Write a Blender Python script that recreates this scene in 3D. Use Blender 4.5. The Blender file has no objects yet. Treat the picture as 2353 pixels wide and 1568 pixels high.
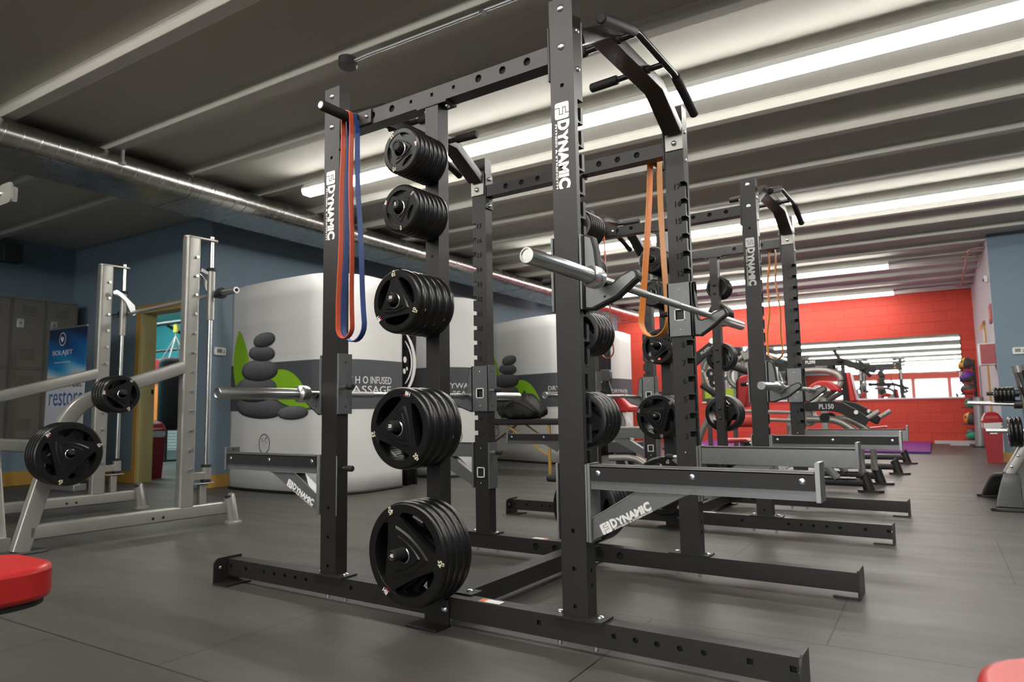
import bpy, bmesh, math, random
from mathutils import Matrix, Vector
random.seed(7)
S = bpy.context.scene
COL = S.collection
PI = math.pi
TH = math.radians(2.1)                      # the room stands turned a little against the racks

# ------------------------------------------------------------------ materials
def node_mat(name, base, rough=.5, metal=0., spec=.5, noise=0., nscale=30., bump=0., bscale=200., emit=None, estr=0., coat=0., rvar=0.):
    m = bpy.data.materials.new(name); m.use_nodes = True
    nt = m.node_tree; p = nt.nodes['Principled BSDF']
    c = (*base, 1)
    p.inputs['Base Color'].default_value = c
    p.inputs['Roughness'].default_value = rough
    p.inputs['Metallic'].default_value = metal
    p.inputs['Specular IOR Level'].default_value = spec
    p.inputs['Coat Weight'].default_value = coat
    tc = nt.nodes.new('ShaderNodeTexCoord')
    n = nt.nodes.new('ShaderNodeTexNoise'); n.inputs['Scale'].default_value = nscale; n.inputs['Detail'].default_value = 4
    nt.links.new(tc.outputs['Object'], n.inputs['Vector'])
    r = nt.nodes.new('ShaderNodeMapRange')
    r.inputs['To Min'].default_value = 1 - noise; r.inputs['To Max'].default_value = 1 + noise
    nt.links.new(n.outputs['Fac'], r.inputs['Value'])
    mx = nt.nodes.new('ShaderNodeMix'); mx.data_type = 'RGBA'; mx.blend_type = 'MULTIPLY'; mx.inputs['Factor'].default_value = 1
    mx.inputs[6].default_value = c
    nt.links.new(r.outputs['Result'], mx.inputs[7])
    nt.links.new(mx.outputs[2], p.inputs['Base Color'])
    if rvar:
        r2 = nt.nodes.new('ShaderNodeMapRange'); r2.inputs['To Min'].default_value = rough - rvar; r2.inputs['To Max'].default_value = rough + rvar
        nt.links.new(n.outputs['Fac'], r2.inputs['Value']); nt.links.new(r2.outputs['Result'], p.inputs['Roughness'])
    if bump:
        n2 = nt.nodes.new('ShaderNodeTexNoise'); n2.inputs['Scale'].default_value = bscale
        nt.links.new(tc.outputs['Object'], n2.inputs['Vector'])
        b = nt.nodes.new('ShaderNodeBump'); b.inputs['Strength'].default_value = bump; b.inputs['Distance'].default_value = .002
        nt.links.new(n2.outputs['Fac'], b.inputs['Height']); nt.links.new(b.outputs['Normal'], p.inputs['Normal'])
    if emit:
        p.inputs['Emission Color'].default_value = (*emit, 1); p.inputs['Emission Strength'].default_value = estr
    return m

def srgb(r, g, b):
    f = lambda v: (v/255/12.92) if v/255 <= .04045 else ((v/255+.055)/1.055)**2.4
    return (f(r), f(g), f(b))

M = {}
M['black'] = node_mat('black powder coat', (.017, .0148, .013), .37, 0, .55, .15, 60, .25, 900)
M['dark'] = node_mat('painted hole shade and black marks', (.004, .004, .004), .8)  # near-black painted into cuts as the shade of hollow tubes; also black marks
M['steel'] = node_mat('satin grey powder coat', (.21, .215, .215), .34, .6, .5, .1, 40, .1, 900)
M['edge'] = node_mat('bright steel edge', (.36, .36, .345), .4, .8)
M['liner'] = node_mat('black plastic liner', (.022, .020, .019), .5, 0, .4, .15, 40)
M['chrome'] = node_mat('brushed chrome', (.60, .60, .58), .27, 1., .5, .05, 80)
M['zinc'] = node_mat('zinc bolt', (.72, .75, .80), .25, 1.)
M['knurl'] = node_mat('knurled steel', (.42, .42, .41), .42, 1., .5, .1, 400, .5, 1500)
M['rubber'] = node_mat('plate rubber', (.0075, .007, .0066), .30, 0, .5, .08, 30, rvar=.02)
M['tube'] = node_mat('black gloss tube', (.022, .02, .019), .22, .3)
M['printblue'] = node_mat('blue print', (.02, .13, .36), .6)
M['barsteel'] = node_mat('bright bar steel', (.62, .62, .6), .38, .7)
M['grip'] = node_mat('black grip', (.014, .013, .012), .62, 0, .4, .2, 200, .3, 900)
M['white'] = node_mat('white print', (.80, .79, .77), .5)
M['cream'] = node_mat('cream numerals', (.75, .68, .50), .5)
M['redprint'] = node_mat('red print', (.6, .03, .02), .5)
M['orangeprint'] = node_mat('orange print', (.75, .20, .03), .5)
M['silver'] = node_mat('silver powder coat', (.33, .318, .29), .3, .4, .5, .06, 20)
M['bandred'] = node_mat('red latex', (.58, .095, .04), .45, 0, .4, .08, 30)
M['bandblue'] = node_mat('blue latex', (.028, .07, .25), .45, 0, .4, .08, 30)
M['bandorange'] = node_mat('orange latex', (.86, .31, .035), .45, 0, .4, .08, 30)
M['padred'] = node_mat('red vinyl', (.50, .022, .022), .32, 0, .5, .06, 40, .1, 300)
M['ceiling'] = node_mat('painted concrete', (.62, .60, .54), .85, 0, .3, .05, 3, .3, 60)
M['bluewall'] = node_mat('blue painted wall', (.20, .27, .325), .75, 0, .3, .04, 4, .1, 200)
M['palewall'] = node_mat('pale painted wall', (.55, .53, .56), .75, 0, .3, .03, 4)
M['cyan'] = node_mat('cyan painted wall', (.13, .56, .62), .8, 0, .3, .06, 2)
M['wood'] = node_mat('varnished pine', (.50, .29, .065), .4, 0, .5, .25, 8)
M['palewood'] = node_mat('painted jamb', (.46, .38, .17), .5, 0, .4, .06, 6)
M['locker'] = node_mat('grey brown locker paint', (.17, .158, .135), .45, 0, .4, .05, 20)
M['podwhite'] = node_mat('white stretch fabric', (.72, .71, .69), .8, 0, .2, .02, 5)
M['podgrey'] = node_mat('charcoal print', (.075, .078, .088), .7)
M['leaf'] = node_mat('leaf green print', (.28, .56, .02), .7, 0, .3, .12, 6)
M['mat_purple'] = node_mat('purple mat', (.20, .035, .22), .7, 0, .3, .06, 10)
M['mat_edge'] = node_mat('dark blue mat edge', (.03, .03, .12), .7)
M['plasticred'] = node_mat('dark red plastic', (.30, .012, .018), .35, 0, .5, .06, 10)
M['bag'] = node_mat('clear white liner bag', (.70, .66, .66), .4)
M['thermo'] = node_mat('white plastic', (.74, .74, .71), .45)
M['lcd'] = node_mat('grey lcd', (.14, .17, .13), .3)
M['blackfab'] = node_mat('black fabric', (.013, .012, .012), .6, 0, .4, .3, 15)
M['darkgrey'] = node_mat('dark grey plastic', (.05, .05, .05), .5)
M['yellow'] = node_mat('yellow rubber', (.85, .46, .02), .55)
M['purple'] = node_mat('purple rubber', (.13, .035, .32), .55)
M['ballred'] = node_mat('red rubber', (.62, .06, .05), .55)
M['green'] = node_mat('green rubber', (.03, .42, .24), .55)
M['ballblack'] = node_mat('dark grey rubber', (.07, .065, .062), .55)
M['lamp'] = node_mat('lit lamp diffuser', (.9, .9, .9), .5, emit=(1., .98, .93), estr=14.)
M['glow'] = node_mat('daylit window', (.9, .9, .9), .5, emit=(.80, .92, 1.), estr=3.)
M['pipe'] = node_mat('pinkish copper pipe', (.45, .28, .25), .4, .4)
M['conduit'] = node_mat('galvanised conduit', (.36, .37, .37), .4, .7)
M['lime'] = node_mat('lime fabric', (.42, .55, .04), .7)
M['yellowstrap'] = node_mat('yellow strap', (.85, .75, .05), .5)

def floor_mat():
    m = node_mat('rubber floor mats', (.05, .048, .044), .45, 0, .5)
    nt = m.node_tree; p = nt.nodes['Principled BSDF']
    tc = nt.nodes.new('ShaderNodeTexCoord')
    mp = nt.nodes.new('ShaderNodeMapping'); mp.inputs['Location'].default_value = (-.12, -.43, 0)
    nt.links.new(tc.outputs['Object'], mp.inputs['Vector'])
    br = nt.nodes.new('ShaderNodeTexBrick'); br.inputs['Scale'].default_value = 1
    br.inputs['Brick Width'].default_value = 1.25; br.inputs['Row Height'].default_value = 1.25
    br.inputs['Mortar Size'].default_value = .0035; br.inputs['Mortar Smooth'].default_value = .3
    br.inputs['Color1'].default_value = (.074, .0685, .060, 1); br.inputs['Color2'].default_value = (.066, .061, .0535, 1)
    br.inputs['Mortar'].default_value = (.012, .012, .011, 1)
    nt.links.new(mp.outputs['Vector'], br.inputs['Vector'])
    mp2 = nt.nodes.new('ShaderNodeMapping'); mp2.inputs['Scale'].default_value = (.45, 2.6, 1)
    nt.links.new(tc.outputs['Object'], mp2.inputs['Vector'])
    n = nt.nodes.new('ShaderNodeTexNoise'); n.inputs['Scale'].default_value = 2.; n.inputs['Detail'].default_value = 8; n.inputs['Roughness'].default_value = .65
    nt.links.new(mp2.outputs['Vector'], n.inputs['Vector'])
    r = nt.nodes.new('ShaderNodeMapRange'); r.inputs['From Min'].default_value = .3; r.inputs['From Max'].default_value = .75
    r.inputs['To Min'].default_value = .78; r.inputs['To Max'].default_value = 1.25
    nt.links.new(n.outputs['Fac'], r.inputs['Value'])
    mx = nt.nodes.new('ShaderNodeMix'); mx.data_type = 'RGBA'; mx.blend_type = 'MULTIPLY'; mx.inputs['Factor'].default_value = 1
    nt.links.new(br.outputs['Color'], mx.inputs[6]); nt.links.new(r.outputs['Result'], mx.inputs[7])
    nt.links.new(mx.outputs[2], p.inputs['Base Color'])
    r2 = nt.nodes.new('ShaderNodeMapRange'); r2.inputs['To Min'].default_value = .52; r2.inputs['To Max'].default_value = .36
    nt.links.new(n.outputs['Fac'], r2.inputs['Value']); nt.links.new(r2.outputs['Result'], p.inputs['Roughness'])
    n3 = nt.nodes.new('ShaderNodeTexNoise'); n3.inputs['Scale'].default_value = 260
    nt.links.new(tc.outputs['Object'], n3.inputs['Vector'])
    b = nt.nodes.new('ShaderNodeBump'); b.inputs['Strength'].default_value = .35; b.inputs['Distance'].default_value = .002
    nt.links.new(n3.outputs['Fac'], b.inputs['Height']); nt.links.new(b.outputs['Normal'], p.inputs['Normal'])
    return m
M['floor'] = floor_mat()

def block_mat():
    m = node_mat('red painted block', (.55, .03, .015), .6, 0, .4)
    nt = m.node_tree; p = nt.nodes['Principled BSDF']
    tc = nt.nodes.new('ShaderNodeTexCoord')
    sp = nt.nodes.new('ShaderNodeSeparateXYZ'); cb = nt.nodes.new('ShaderNodeCombineXYZ')
    nt.links.new(tc.outputs['Object'], sp.inputs[0])
    nt.links.new(sp.outputs['X'], cb.inputs['X']); nt.links.new(sp.outputs['Z'], cb.inputs['Y'])
    br = nt.nodes.new('ShaderNodeTexBrick'); br.inputs['Scale'].default_value = 1
    br.inputs['Brick Width'].default_value = .41; br.inputs['Row Height'].default_value = .205
    br.inputs['Mortar Size'].default_value = .006; br.inputs['Mortar Smooth'].default_value = .6
    br.inputs['Color1'].default_value = (.60, .060, .034, 1); br.inputs['Color2'].default_value = (.56, .053, .030, 1)
    br.inputs['Mortar'].default_value = (.44, .036, .02, 1)
    nt.links.new(cb.outputs[0], br.inputs['Vector']); nt.links.new(br.outputs['Color'], p.inputs['Base Color'])
    b = nt.nodes.new('ShaderNodeBump'); b.inputs['Strength'].default_value = .5; b.inputs['Distance'].default_value = .006; b.invert = True
    nt.links.new(br.outputs['Fac'], b.inputs['Height']); nt.links.new(b.outputs['Normal'], p.inputs['Normal'])
    return m
M['red'] = block_mat()

def duct_mat():
    m = node_mat('spiral galvanised duct', (.56, .55, .52), .27, 1., .5, .08, 6, rvar=.05)
    nt = m.node_tree; p = nt.nodes['Principled BSDF']
    tc = nt.nodes.new('ShaderNodeTexCoord')
    return m
M['duct'] = duct_mat()

def ramp_mat(name, axis, stops, lo, hi, rough=.6, wave=0.):
    m = node_mat(name, (1, 1, 1), rough)
    nt = m.node_tree; p = nt.nodes['Principled BSDF']
    tc = nt.nodes.new('ShaderNodeTexCoord'); sp = nt.nodes.new('ShaderNodeSeparateXYZ')
    nt.links.new(tc.outputs['Object'], sp.inputs[0])
    r = nt.nodes.new('ShaderNodeMapRange'); r.inputs['From Min'].default_value = lo; r.inputs['From Max'].default_value = hi
    src = sp.outputs[axis]
    if wave:
        w = nt.nodes.new('ShaderNodeTexWave'); w.inputs['Scale'].default_value = .9; w.inputs['Distortion'].default_value = 2.5; w.inputs['Detail'].default_value = 1
        mp = nt.nodes.new('ShaderNodeMapping'); mp.inputs['Rotation'].default_value = (0, math.radians(70), 0)
        nt.links.new(tc.outputs['Object'], mp.inputs['Vector']); nt.links.new(mp.outputs['Vector'], w.inputs['Vector'])
        ma = nt.nodes.new('ShaderNodeMath'); ma.operation = 'MULTIPLY_ADD'; ma.inputs[1].default_value = wave
        nt.links.new(w.outputs['Fac'], ma.inputs[0]); nt.links.new(src, ma.inputs[2]); src = ma.outputs[0]
    nt.links.new(src, r.inputs['Value'])
    cr = nt.nodes.new('ShaderNodeValToRGB'); e = cr.color_ramp.elements
    while len(e) < len(stops): e.new(.5)
    for k, (pos, c) in enumerate(stops): e[k].position = pos; e[k].color = (*c, 1)
    nt.links.new(r.outputs['Result'], cr.inputs['Fac']); nt.links.new(cr.outputs['Color'], p.inputs['Base Color'])
    return m
M['banner'] = ramp_mat('banner print', 2, [(0, (.55, .56, .6)), (.66, (.72, .72, .75)), (.71, (.22, .55, .74)), (.77, (.015, .26, .58)), (.88, (.008, .11, .34)), (1, (.006, .02, .08))], .25, 1.87, .5, .12)
M['stone'] = ramp_mat('pebble print', 2, [(0, (.05, .052, .056)), (1, (.17, .18, .19))], .7, 1.65, .7)

def dots_mat():
    m = node_mat('dotted mesh panel', (.3, .3, .28), .5)
    nt = m.node_tree; p = nt.nodes['Principled BSDF']
    tc = nt.nodes.new('ShaderNodeTexCoord'); v = nt.nodes.new('ShaderNodeTexVoronoi'); v.inputs['Scale'].default_value = 14; v.inputs['Randomness'].default_value = 0
    nt.links.new(tc.outputs['Object'], v.inputs['Vector'])
    cr = nt.nodes.new('ShaderNodeValToRGB'); cr.color_ramp.elements[0].color = (.75, .75, .72, 1); cr.color_ramp.elements[0].position = .35
    cr.color_ramp.elements[1].color = (.32, .32, .31, 1); cr.color_ramp.elements[1].position = .5
    nt.links.new(v.outputs['Distance'], cr.inputs['Fac']); nt.links.new(cr.outputs['Color'], p.inputs['Base Color'])
    return m
M['dots'] = dots_mat()
_gray = {}
def node_gray(v):
    if v not in _gray: _gray[v] = node_mat('pebble print', (v, v*1.02, v*1.06), .7)
    return _gray[v]
mm = bpy.data.materials.new('mirror glass'); mm.use_nodes = True
q = mm.node_tree.nodes['Principled BSDF']; q.inputs['Base Color'].default_value = (.86, .89, .88, 1); q.inputs['Metallic'].default_value = 1; q.inputs['Roughness'].default_value = .015
M['mirror'] = mm

# ------------------------------------------------------------------ mesh builder
_tc = {}
def text_mesh(body, size, bold=0., sx=1.):
    k = (body, size, bold, sx)
    if k not in _tc:
        c = bpy.data.curves.new('lettering', 'FONT'); c.body = body; c.size = size; c.offset = bold*size
        c.align_x = 'CENTER'; c.align_y = 'CENTER'; c.resolution_u = 3; c.extrude = .0008
        o = bpy.data.objects.new('lettering', c); COL.objects.link(o)
        dg = bpy.context.evaluated_depsgraph_get(); me = bpy.data.meshes.new_from_object(o.evaluated_get(dg))
        bpy.data.objects.remove(o); bpy.data.curves.remove(c)
        if sx != 1.:
            for v in me.vertices: v.co.x *= sx
        _tc[k] = me
    return _tc[k]

def arc(cx, cy, r, a0, a1, n):
    return [(cx+r*math.cos(a0+(a1-a0)*i/n), cy+r*math.sin(a0+(a1-a0)*i/n)) for i in range(n+1)]
def rrect(w, h, r, n=4, cx=0, cy=0):
    o = []
    for sx, sy, a in ((1, 1, 0), (-1, 1, PI/2), (-1, -1, PI), (1, -1, 1.5*PI)):
        o += arc(cx+sx*(w/2-r), cy+sy*(h/2-r), r, a, a+PI/2, n)
    return o
def smooth_path(pts, r, n=6):
    """round the corners of a polyline by quadratic arcs of reach r"""
    P = [Vector(p) for p in pts]; out = [P[0]]
    for i in range(1, len(P)-1):
        a, b, c = P[i-1], P[i], P[i+1]
        d1 = min(r, (a-b).length*.49); d2 = min(r, (c-b).length*.49)
        s = b+(a-b).normalized()*d1; e = b+(c-b).normalized()*d2
        for k in range(n+1):
            t = k/n; out.append(s*(1-t)**2+b*2*t*(1-t)+e*t*t)
    out.append(P[-1]); return out

class MB:
    def __init__(s): s.bm = bmesh.new(); s.mats = []
    def mi(s, m):
        m = M[m] if isinstance(m, str) else m
        if m not in s.mats: s.mats.append(m)
        return s.mats.index(m)
    def _add(s, vs, fs, m, X=None):
        k = s.mi(m); X = X or Matrix()
        bv = [s.bm.verts.new(X @ Vector(v)) for v in vs]; out = []
        for f in fs:
            try: g = s.bm.faces.new([bv[i] for i in f]); g.material_index = k; out.append(g)
            except ValueError: pass
        return out
    def box(s, x0, x1, y0, y1, z0, z1, m, X=None):
        vs = [(x, y, z) for x in (x0, x1) for y in (y0, y1) for z in (z0, z1)]
        s._add(vs, [(0, 1, 3, 2), (4, 6, 7, 5), (0, 4, 5, 1), (2, 3, 7, 6), (0, 2, 6, 4), (1, 5, 7, 3)], m, X); return s
    def prism(s, poly, ax, a0, a1, m, X=None):
        """polygon in the two other axes (x: y,z | y: x,z | z: x,y) extruded along ax from a0 to a1"""
        def P(u, v, a): return {'x': (a, u, v), 'y': (u, a, v), 'z': (u, v, a)}[ax]
        ar = sum(poly[i][0]*poly[(i+1) % len(poly)][1]-poly[(i+1) % len(poly)][0]*poly[i][1] for i in range(len(poly)))
        if (ar < 0) != (ax == 'y'): poly = poly[::-1]
        if a0 > a1: a0, a1 = a1, a0
        n = len(poly); vs = [P(u, v, a0) for u, v in poly]+[P(u, v, a1) for u, v in poly]
        fs = [tuple(range(n-1, -1, -1)), tuple(range(n, 2*n))]+[(i, (i+1) % n, n+(i+1) % n, n+i) for i in range(n)]
        s._add(vs, fs, m, X); return s
    def sweep(s, pts, sec, m, up=(0, 0, 1), closed=False, caps=True, scale=None):
        """sweep the section (list of (u,v)) along the polyline, mitred"""
        P = [Vector(p) for p in pts]; n = len(P); rings = []; k = s.mi(m)
        for i in range(n):
            if closed: t0 = (P[i]-P[i-1]).normalized(); t1 = (P[(i+1) % n]-P[i]).normalized()
            else:
                t1 = (P[min(i+1, n-1)]-P[min(i, n-2)]).normalized(); t0 = (P[max(i, 1)]-P[max(i, 1)-1]).normalized()
            t = (t0+t1); t = t.normalized() if t.length > 1e-6 else t1
            U = Vector(up); sd = t.cross(U)
            if sd.length < 1e-3: sd = t.cross(Vector((0, 1, 0))) if abs(t.y) < .9 else t.cross(Vector((1, 0, 0)))
            sd.normalize(); u2 = sd.cross(t).normalized()
            mit = 1/max(.5, math.sqrt(max(0., (1+t0.dot(t1))/2)))
            # widen across the bend only
            bend = (t1-t0); ring = []
            bn = bend.normalized() if bend.length > 1e-5 else None
            f = scale[i] if scale else 1
            for a, b in sec:
                off = (sd*a+u2*b)*f
                if bn is not None:
                    bp = (bn-t*bn.dot(t)).normalized(); off = off+bp*(off.dot(bp)*(mit-1))
                ring.append(s.bm.verts.new(P[i]+off))
            rings.append(ring)
        q = len(sec)
        for i in range(n if closed else n-1):
            A, B = rings[i], rings[(i+1) % n]
            for j in range(q):
                f = s.bm.faces.new((A[j], A[(j+1) % q], B[(j+1) % q], B[j])); f.material_index = k
        if caps and not closed:
            f = s.bm.faces.new(rings[0][::-1]); f.material_index = k
            f = s.bm.faces.new(rings[-1]); f.material_index = k
        return s
    def tube(s, pts, r, m, seg=14, closed=False, caps=True, scale=None):
        return s.sweep(pts, [(r*math.cos(-2*PI*i/seg), r*math.sin(-2*PI*i/seg)) for i in range(seg)][::-1], m, closed=closed, caps=caps, scale=scale)
    def cyl(s, p0, p1, r, m, seg=18, r2=None):
        return s.tube([p0, p1], r, m, seg, scale=[1, 1 if r2 is None else r2/r])
    def rtube(s, pts, w, h, m, up=(0, 0, 1), rad=.008, closed=False):
        return s.sweep(pts, rrect(w, h, min(rad, w*.45, h*.45), 3), m, up=up, closed=closed)
    def lathe(s, prof, m, o=(0, 0, 0), ax='z', seg=32, mats=None, X=None):
        """profile of (r, h) turned about ax through o"""
        rings = []; k = s.mi(m); o = Vector(o); X = X or Matrix()
        for r, h in prof:
            if r < 1e-6:
                p = {'x': (h, 0, 0), 'y': (0, h, 0), 'z': (0, 0, h)}[ax]; rings.append([s.bm.verts.new(X @ (o+Vector(p)))]); continue
            g = []
            for i in range(seg):
                a = 2*PI*i/seg; c, d = r*math.cos(a), r*math.sin(a)
                p = {'x': (h, c, d), 'y': (d, h, c), 'z': (c, d, h)}[ax]
                g.append(s.bm.verts.new(X @ (o+Vector(p))))
            rings.append(g)
        for j in range(len(rings)-1):
            A, B = rings[j], rings[j+1]; kk = s.mi(mats[j]) if mats else k
            for i in range(seg):
                a, b = A[i % len(A)], A[(i+1) % len(A)]; c, d = B[(i+1) % len(B)], B[i % len(B)]
                vs = []
                for v in (a, b, c, d):
                    if v not in vs: vs.append(v)
                if len(vs) > 2:
                    f = s.bm.faces.new(vs); f.material_index = kk
        return s
    def ball(s, c, r, m, seg=24, sq=(1, 1, 1), rings=14):
        pr = [(r*math.sin(PI*i/rings), -r*math.cos(PI*i/rings)) for i in range(rings+1)]
        X = Matrix.Translation(Vector(c)) @ Matrix.Diagonal((*sq, 1))
        return s.lathe(pr, m, seg=seg, X=X)
    def mesh(s, me, m, X):
        k = s.mi(m); bv = [s.bm.verts.new(X @ v.co) for v in me.vertices]
        for p in me.polygons:
            try: f = s.bm.faces.new([bv[i] for i in p.vertices]); f.material_index = k
            except ValueError: pass
        return s
    def text(s, body, size, X, m='white', bold=0., sx=1.): return s.mesh(text_mesh(body, size, bold, sx), m, X)
    def bolt(s, p, n, r=.011, h=.006, m='zinc'):
        p = Vector(p); n = Vector(n).normalized()
        X = Matrix.Translation(p) @ n.to_track_quat('Z', 'Y').to_matrix().to_4x4()
        s.lathe([(r, 0), (r, h*.35), (r*.8, h*.75), (r*.45, h), (0, h*1.05)], m, seg=14, X=X); return s
    def cut(s, cutter):
        """boolean difference with another builder"""
        oa = s.build('tmp_a', link_only=True); ob = cutter.build('tmp_b', link_only=True)
        md = oa.modifiers.new('b', 'BOOLEAN'); md.operation = 'DIFFERENCE'; md.object = ob; md.solver = 'EXACT'
        try: md.material_mode = 'TRANSFER'
        except Exception: pass
        dg = bpy.context.evaluated_depsgraph_get(); dg.update()
        me = bpy.data.meshes.new_from_object(oa.evaluated_get(dg))
        bpy.data.objects.remove(oa); bpy.data.objects.remove(ob)
        s.bm = bmesh.new(); s.bm.from_mesh(me); s.mats = [x for x in me.materials]; return s
    def build(s, name, parent=None, off=(0, 0, 0), bevel=0., smooth=38, link_only=False, recalc=True, flat=False):
        if recalc: bmesh.ops.recalc_face_normals(s.bm, faces=s.bm.faces[:])
        if any(off): bmesh.ops.translate(s.bm, vec=-Vector(off), verts=s.bm.verts[:])
        me = bpy.data.meshes.new(name); s.bm.to_mesh(me); s.bm.free()
        for m in s.mats: me.materials.append(m)
        if not link_only and not flat:
            me.shade_smooth(); me.set_sharp_from_angle(angle=math.radians(smooth))
        o = bpy.data.objects.new(name, me); COL.objects.link(o)
        if parent: o.parent = parent
        if bevel:
            b = o.modifiers.new('edges', 'BEVEL'); b.width = bevel; b.segments = 2; b.limit_method = 'ANGLE'; b.angle_limit = math.radians(50)
        return o

def tag(o, label, cat, group=None, kind=None):
    o['label'] = label; o['category'] = cat
    if group: o['group'] = group
    if kind: o['kind'] = kind
    return o
def thing(name, label, cat, loc=(0, 0, 0), rz=0., group=None):
    o = bpy.data.objects.new(name, None); o.empty_display_size = .1; COL.objects.link(o)
    o.location = loc; o.rotation_euler = (0, 0, rz)
    return tag(o, label, cat, group)
def rp(x, y, z=0.):
    return (x*math.cos(TH)-y*math.sin(TH), x*math.sin(TH)+y*math.cos(TH), z)
def rthing(name, label, cat, loc=(0, 0, 0), rz=0., group=None):
    return thing(name, label, cat, rp(*loc), TH+rz, group)
def struct(name, mb, room=True, **k):
    o = mb.build(name, **k); o['kind'] = 'structure'
    if room: o.rotation_euler = (0, 0, TH)
    return o
def copy_tree(o, parent=None):
    c = o.copy(); COL.objects.link(c)
    if parent: c.parent = parent
    for ch in list(o.children): copy_tree(ch, c)
    return c
def RX(a): return Matrix.Rotation(a, 4, 'X')
def RY(a): return Matrix.Rotation(a, 4, 'Y')
def RZ(a): return Matrix.Rotation(a, 4, 'Z')
def T(*p): return Matrix.Translation(Vector(p))
FRONT = RX(PI/2)                       # text facing -Y

def fit(mb, body, x0, x1, y0, y1, X, m='white', bold=.03):
    """lettering stretched to fill the box x0..x1, y0..y1 of the frame X (x right, y up, z out)"""
    me = text_mesh(body, 1., bold)
    xs = [v.co.x for v in me.vertices]; ys = [v.co.y for v in me.vertices]
    a, b, c, d = min(xs), max(xs), min(ys), max(ys)
    sx, sy = (x1-x0)/(b-a), (y1-y0)/(d-c)
    mb.mesh(me, m, X @ T(x0-a*sx, y0-c*sy, .0006) @ Matrix.Diagonal((sx, sy, .5, 1)))
def logo(mb, X, L, m='white'):
    s = L/.325; X = X @ Matrix.Scale(s, 4)
    mb.prism(rrect(.063, .058, .008, 3, .0315, 0), 'z', 0, .0012, m, X)
    w = .0022                                               # the dark line that parts the two letters of the emblem
    pts = [(.043, .0285), (.043, .016), (.020, .016), (.020, .004), (.045, .004), (.045, -.010), (.020, -.010), (.020, -.0285)]
    for (a, b), (c, d) in zip(pts, pts[1:]):
        mb.box(min(a, c)-w/2, max(a, c)+w/2, min(b, d)-w/2, max(b, d)+w/2, .0008, .0018, 'dark', X)
    fit(mb, 'D', .068, .107, -.019, .030, X, m, .06)
    fit(mb, 'YNAMI', .105, .282, -.019, .024, X, m, .06)
    fit(mb, 'C', .284, .325, -.020, .030, X, m, .06)
    fit(mb, 'FITNESS & STRENGTH', .078, .322, -.030, -.0215, X, m, .03)

# ------------------------------------------------------------------ the power racks
CX, CY = .664, .609                     # middle of a rack; a rack is the same from both ends
D, WX, WY, YB, ZT, ZH = 1.2299, .0979, .066, 1.152, .111, 2.3426
OFF = (CX, CY, 0)
NOTCH = [.6770+.0891*(n-3)+.0245 for n in range(1, 18)]

def upright(right, parent):
    mb = MB(); x0 = D if right else 0.; x1 = x0+WX; sg = 1 if right else -1
    mb.box(x0, x1, 0, WY, ZT+.006, ZH, 'black')
    c = MB(); xe = x1 if right else x0
    for z in NOTCH[2:]:
        a, b = sorted((xe-sg*.024, xe+sg*.01))
        poly = [(.07, z), (.07, z-.026), (.047, z-.026), (.047, z-.05)]+arc(.0355, z-.073, .0115, 0, -PI, 6)+[(.024, z-.004), (.03, z)]
        c.prism(poly, 'x', a, b, 'dark')
    cx = x0+WX/2
    for z in (2.003, .403, .276, .152): c.box(cx-.007, cx+.007, -.01, .01, z-.007, z+.007, 'dark')
    for z in (.22, .09+.18): c.box(xe-.01 if right else xe-.01, xe+.01, .027, .039, z-.007, z+.007, 'dark')
    mb.cut(c)
    mb.box(x0-.04, x0+WX+.06, -.02, WY+.004, ZT, ZT+.0075, 'black')           # foot flange on the rail
    mb.bolt((x0-.024, .03, ZT+.0075), (0, 0, 1), .0135, .008); mb.bolt((x0+WX+.03, .03, ZT+.0075), (0, 0, 1), .0135, .008)
    for z in (2.301, 2.152): mb.bolt((cx, 0, z), (0, -1, 0), .0135, .008)
    for z in (2.212, 2.064): mb.bolt((xe, .035, z), (sg, 0, 0), .011, .007)
    logo(mb, T(cx-.003, -.0006, 1.938) @ FRONT @ RZ(-PI/2), .325)
    nx = 1.279 if right else .041
    for n in range(3, 18): mb.text(str(n), .040, T(nx, WY+.0004, .677+.0891*(n-3)) @ RZ(PI) @ FRONT, 'dark', .03)
    return mb.build('upright', parent, OFF)

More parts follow.
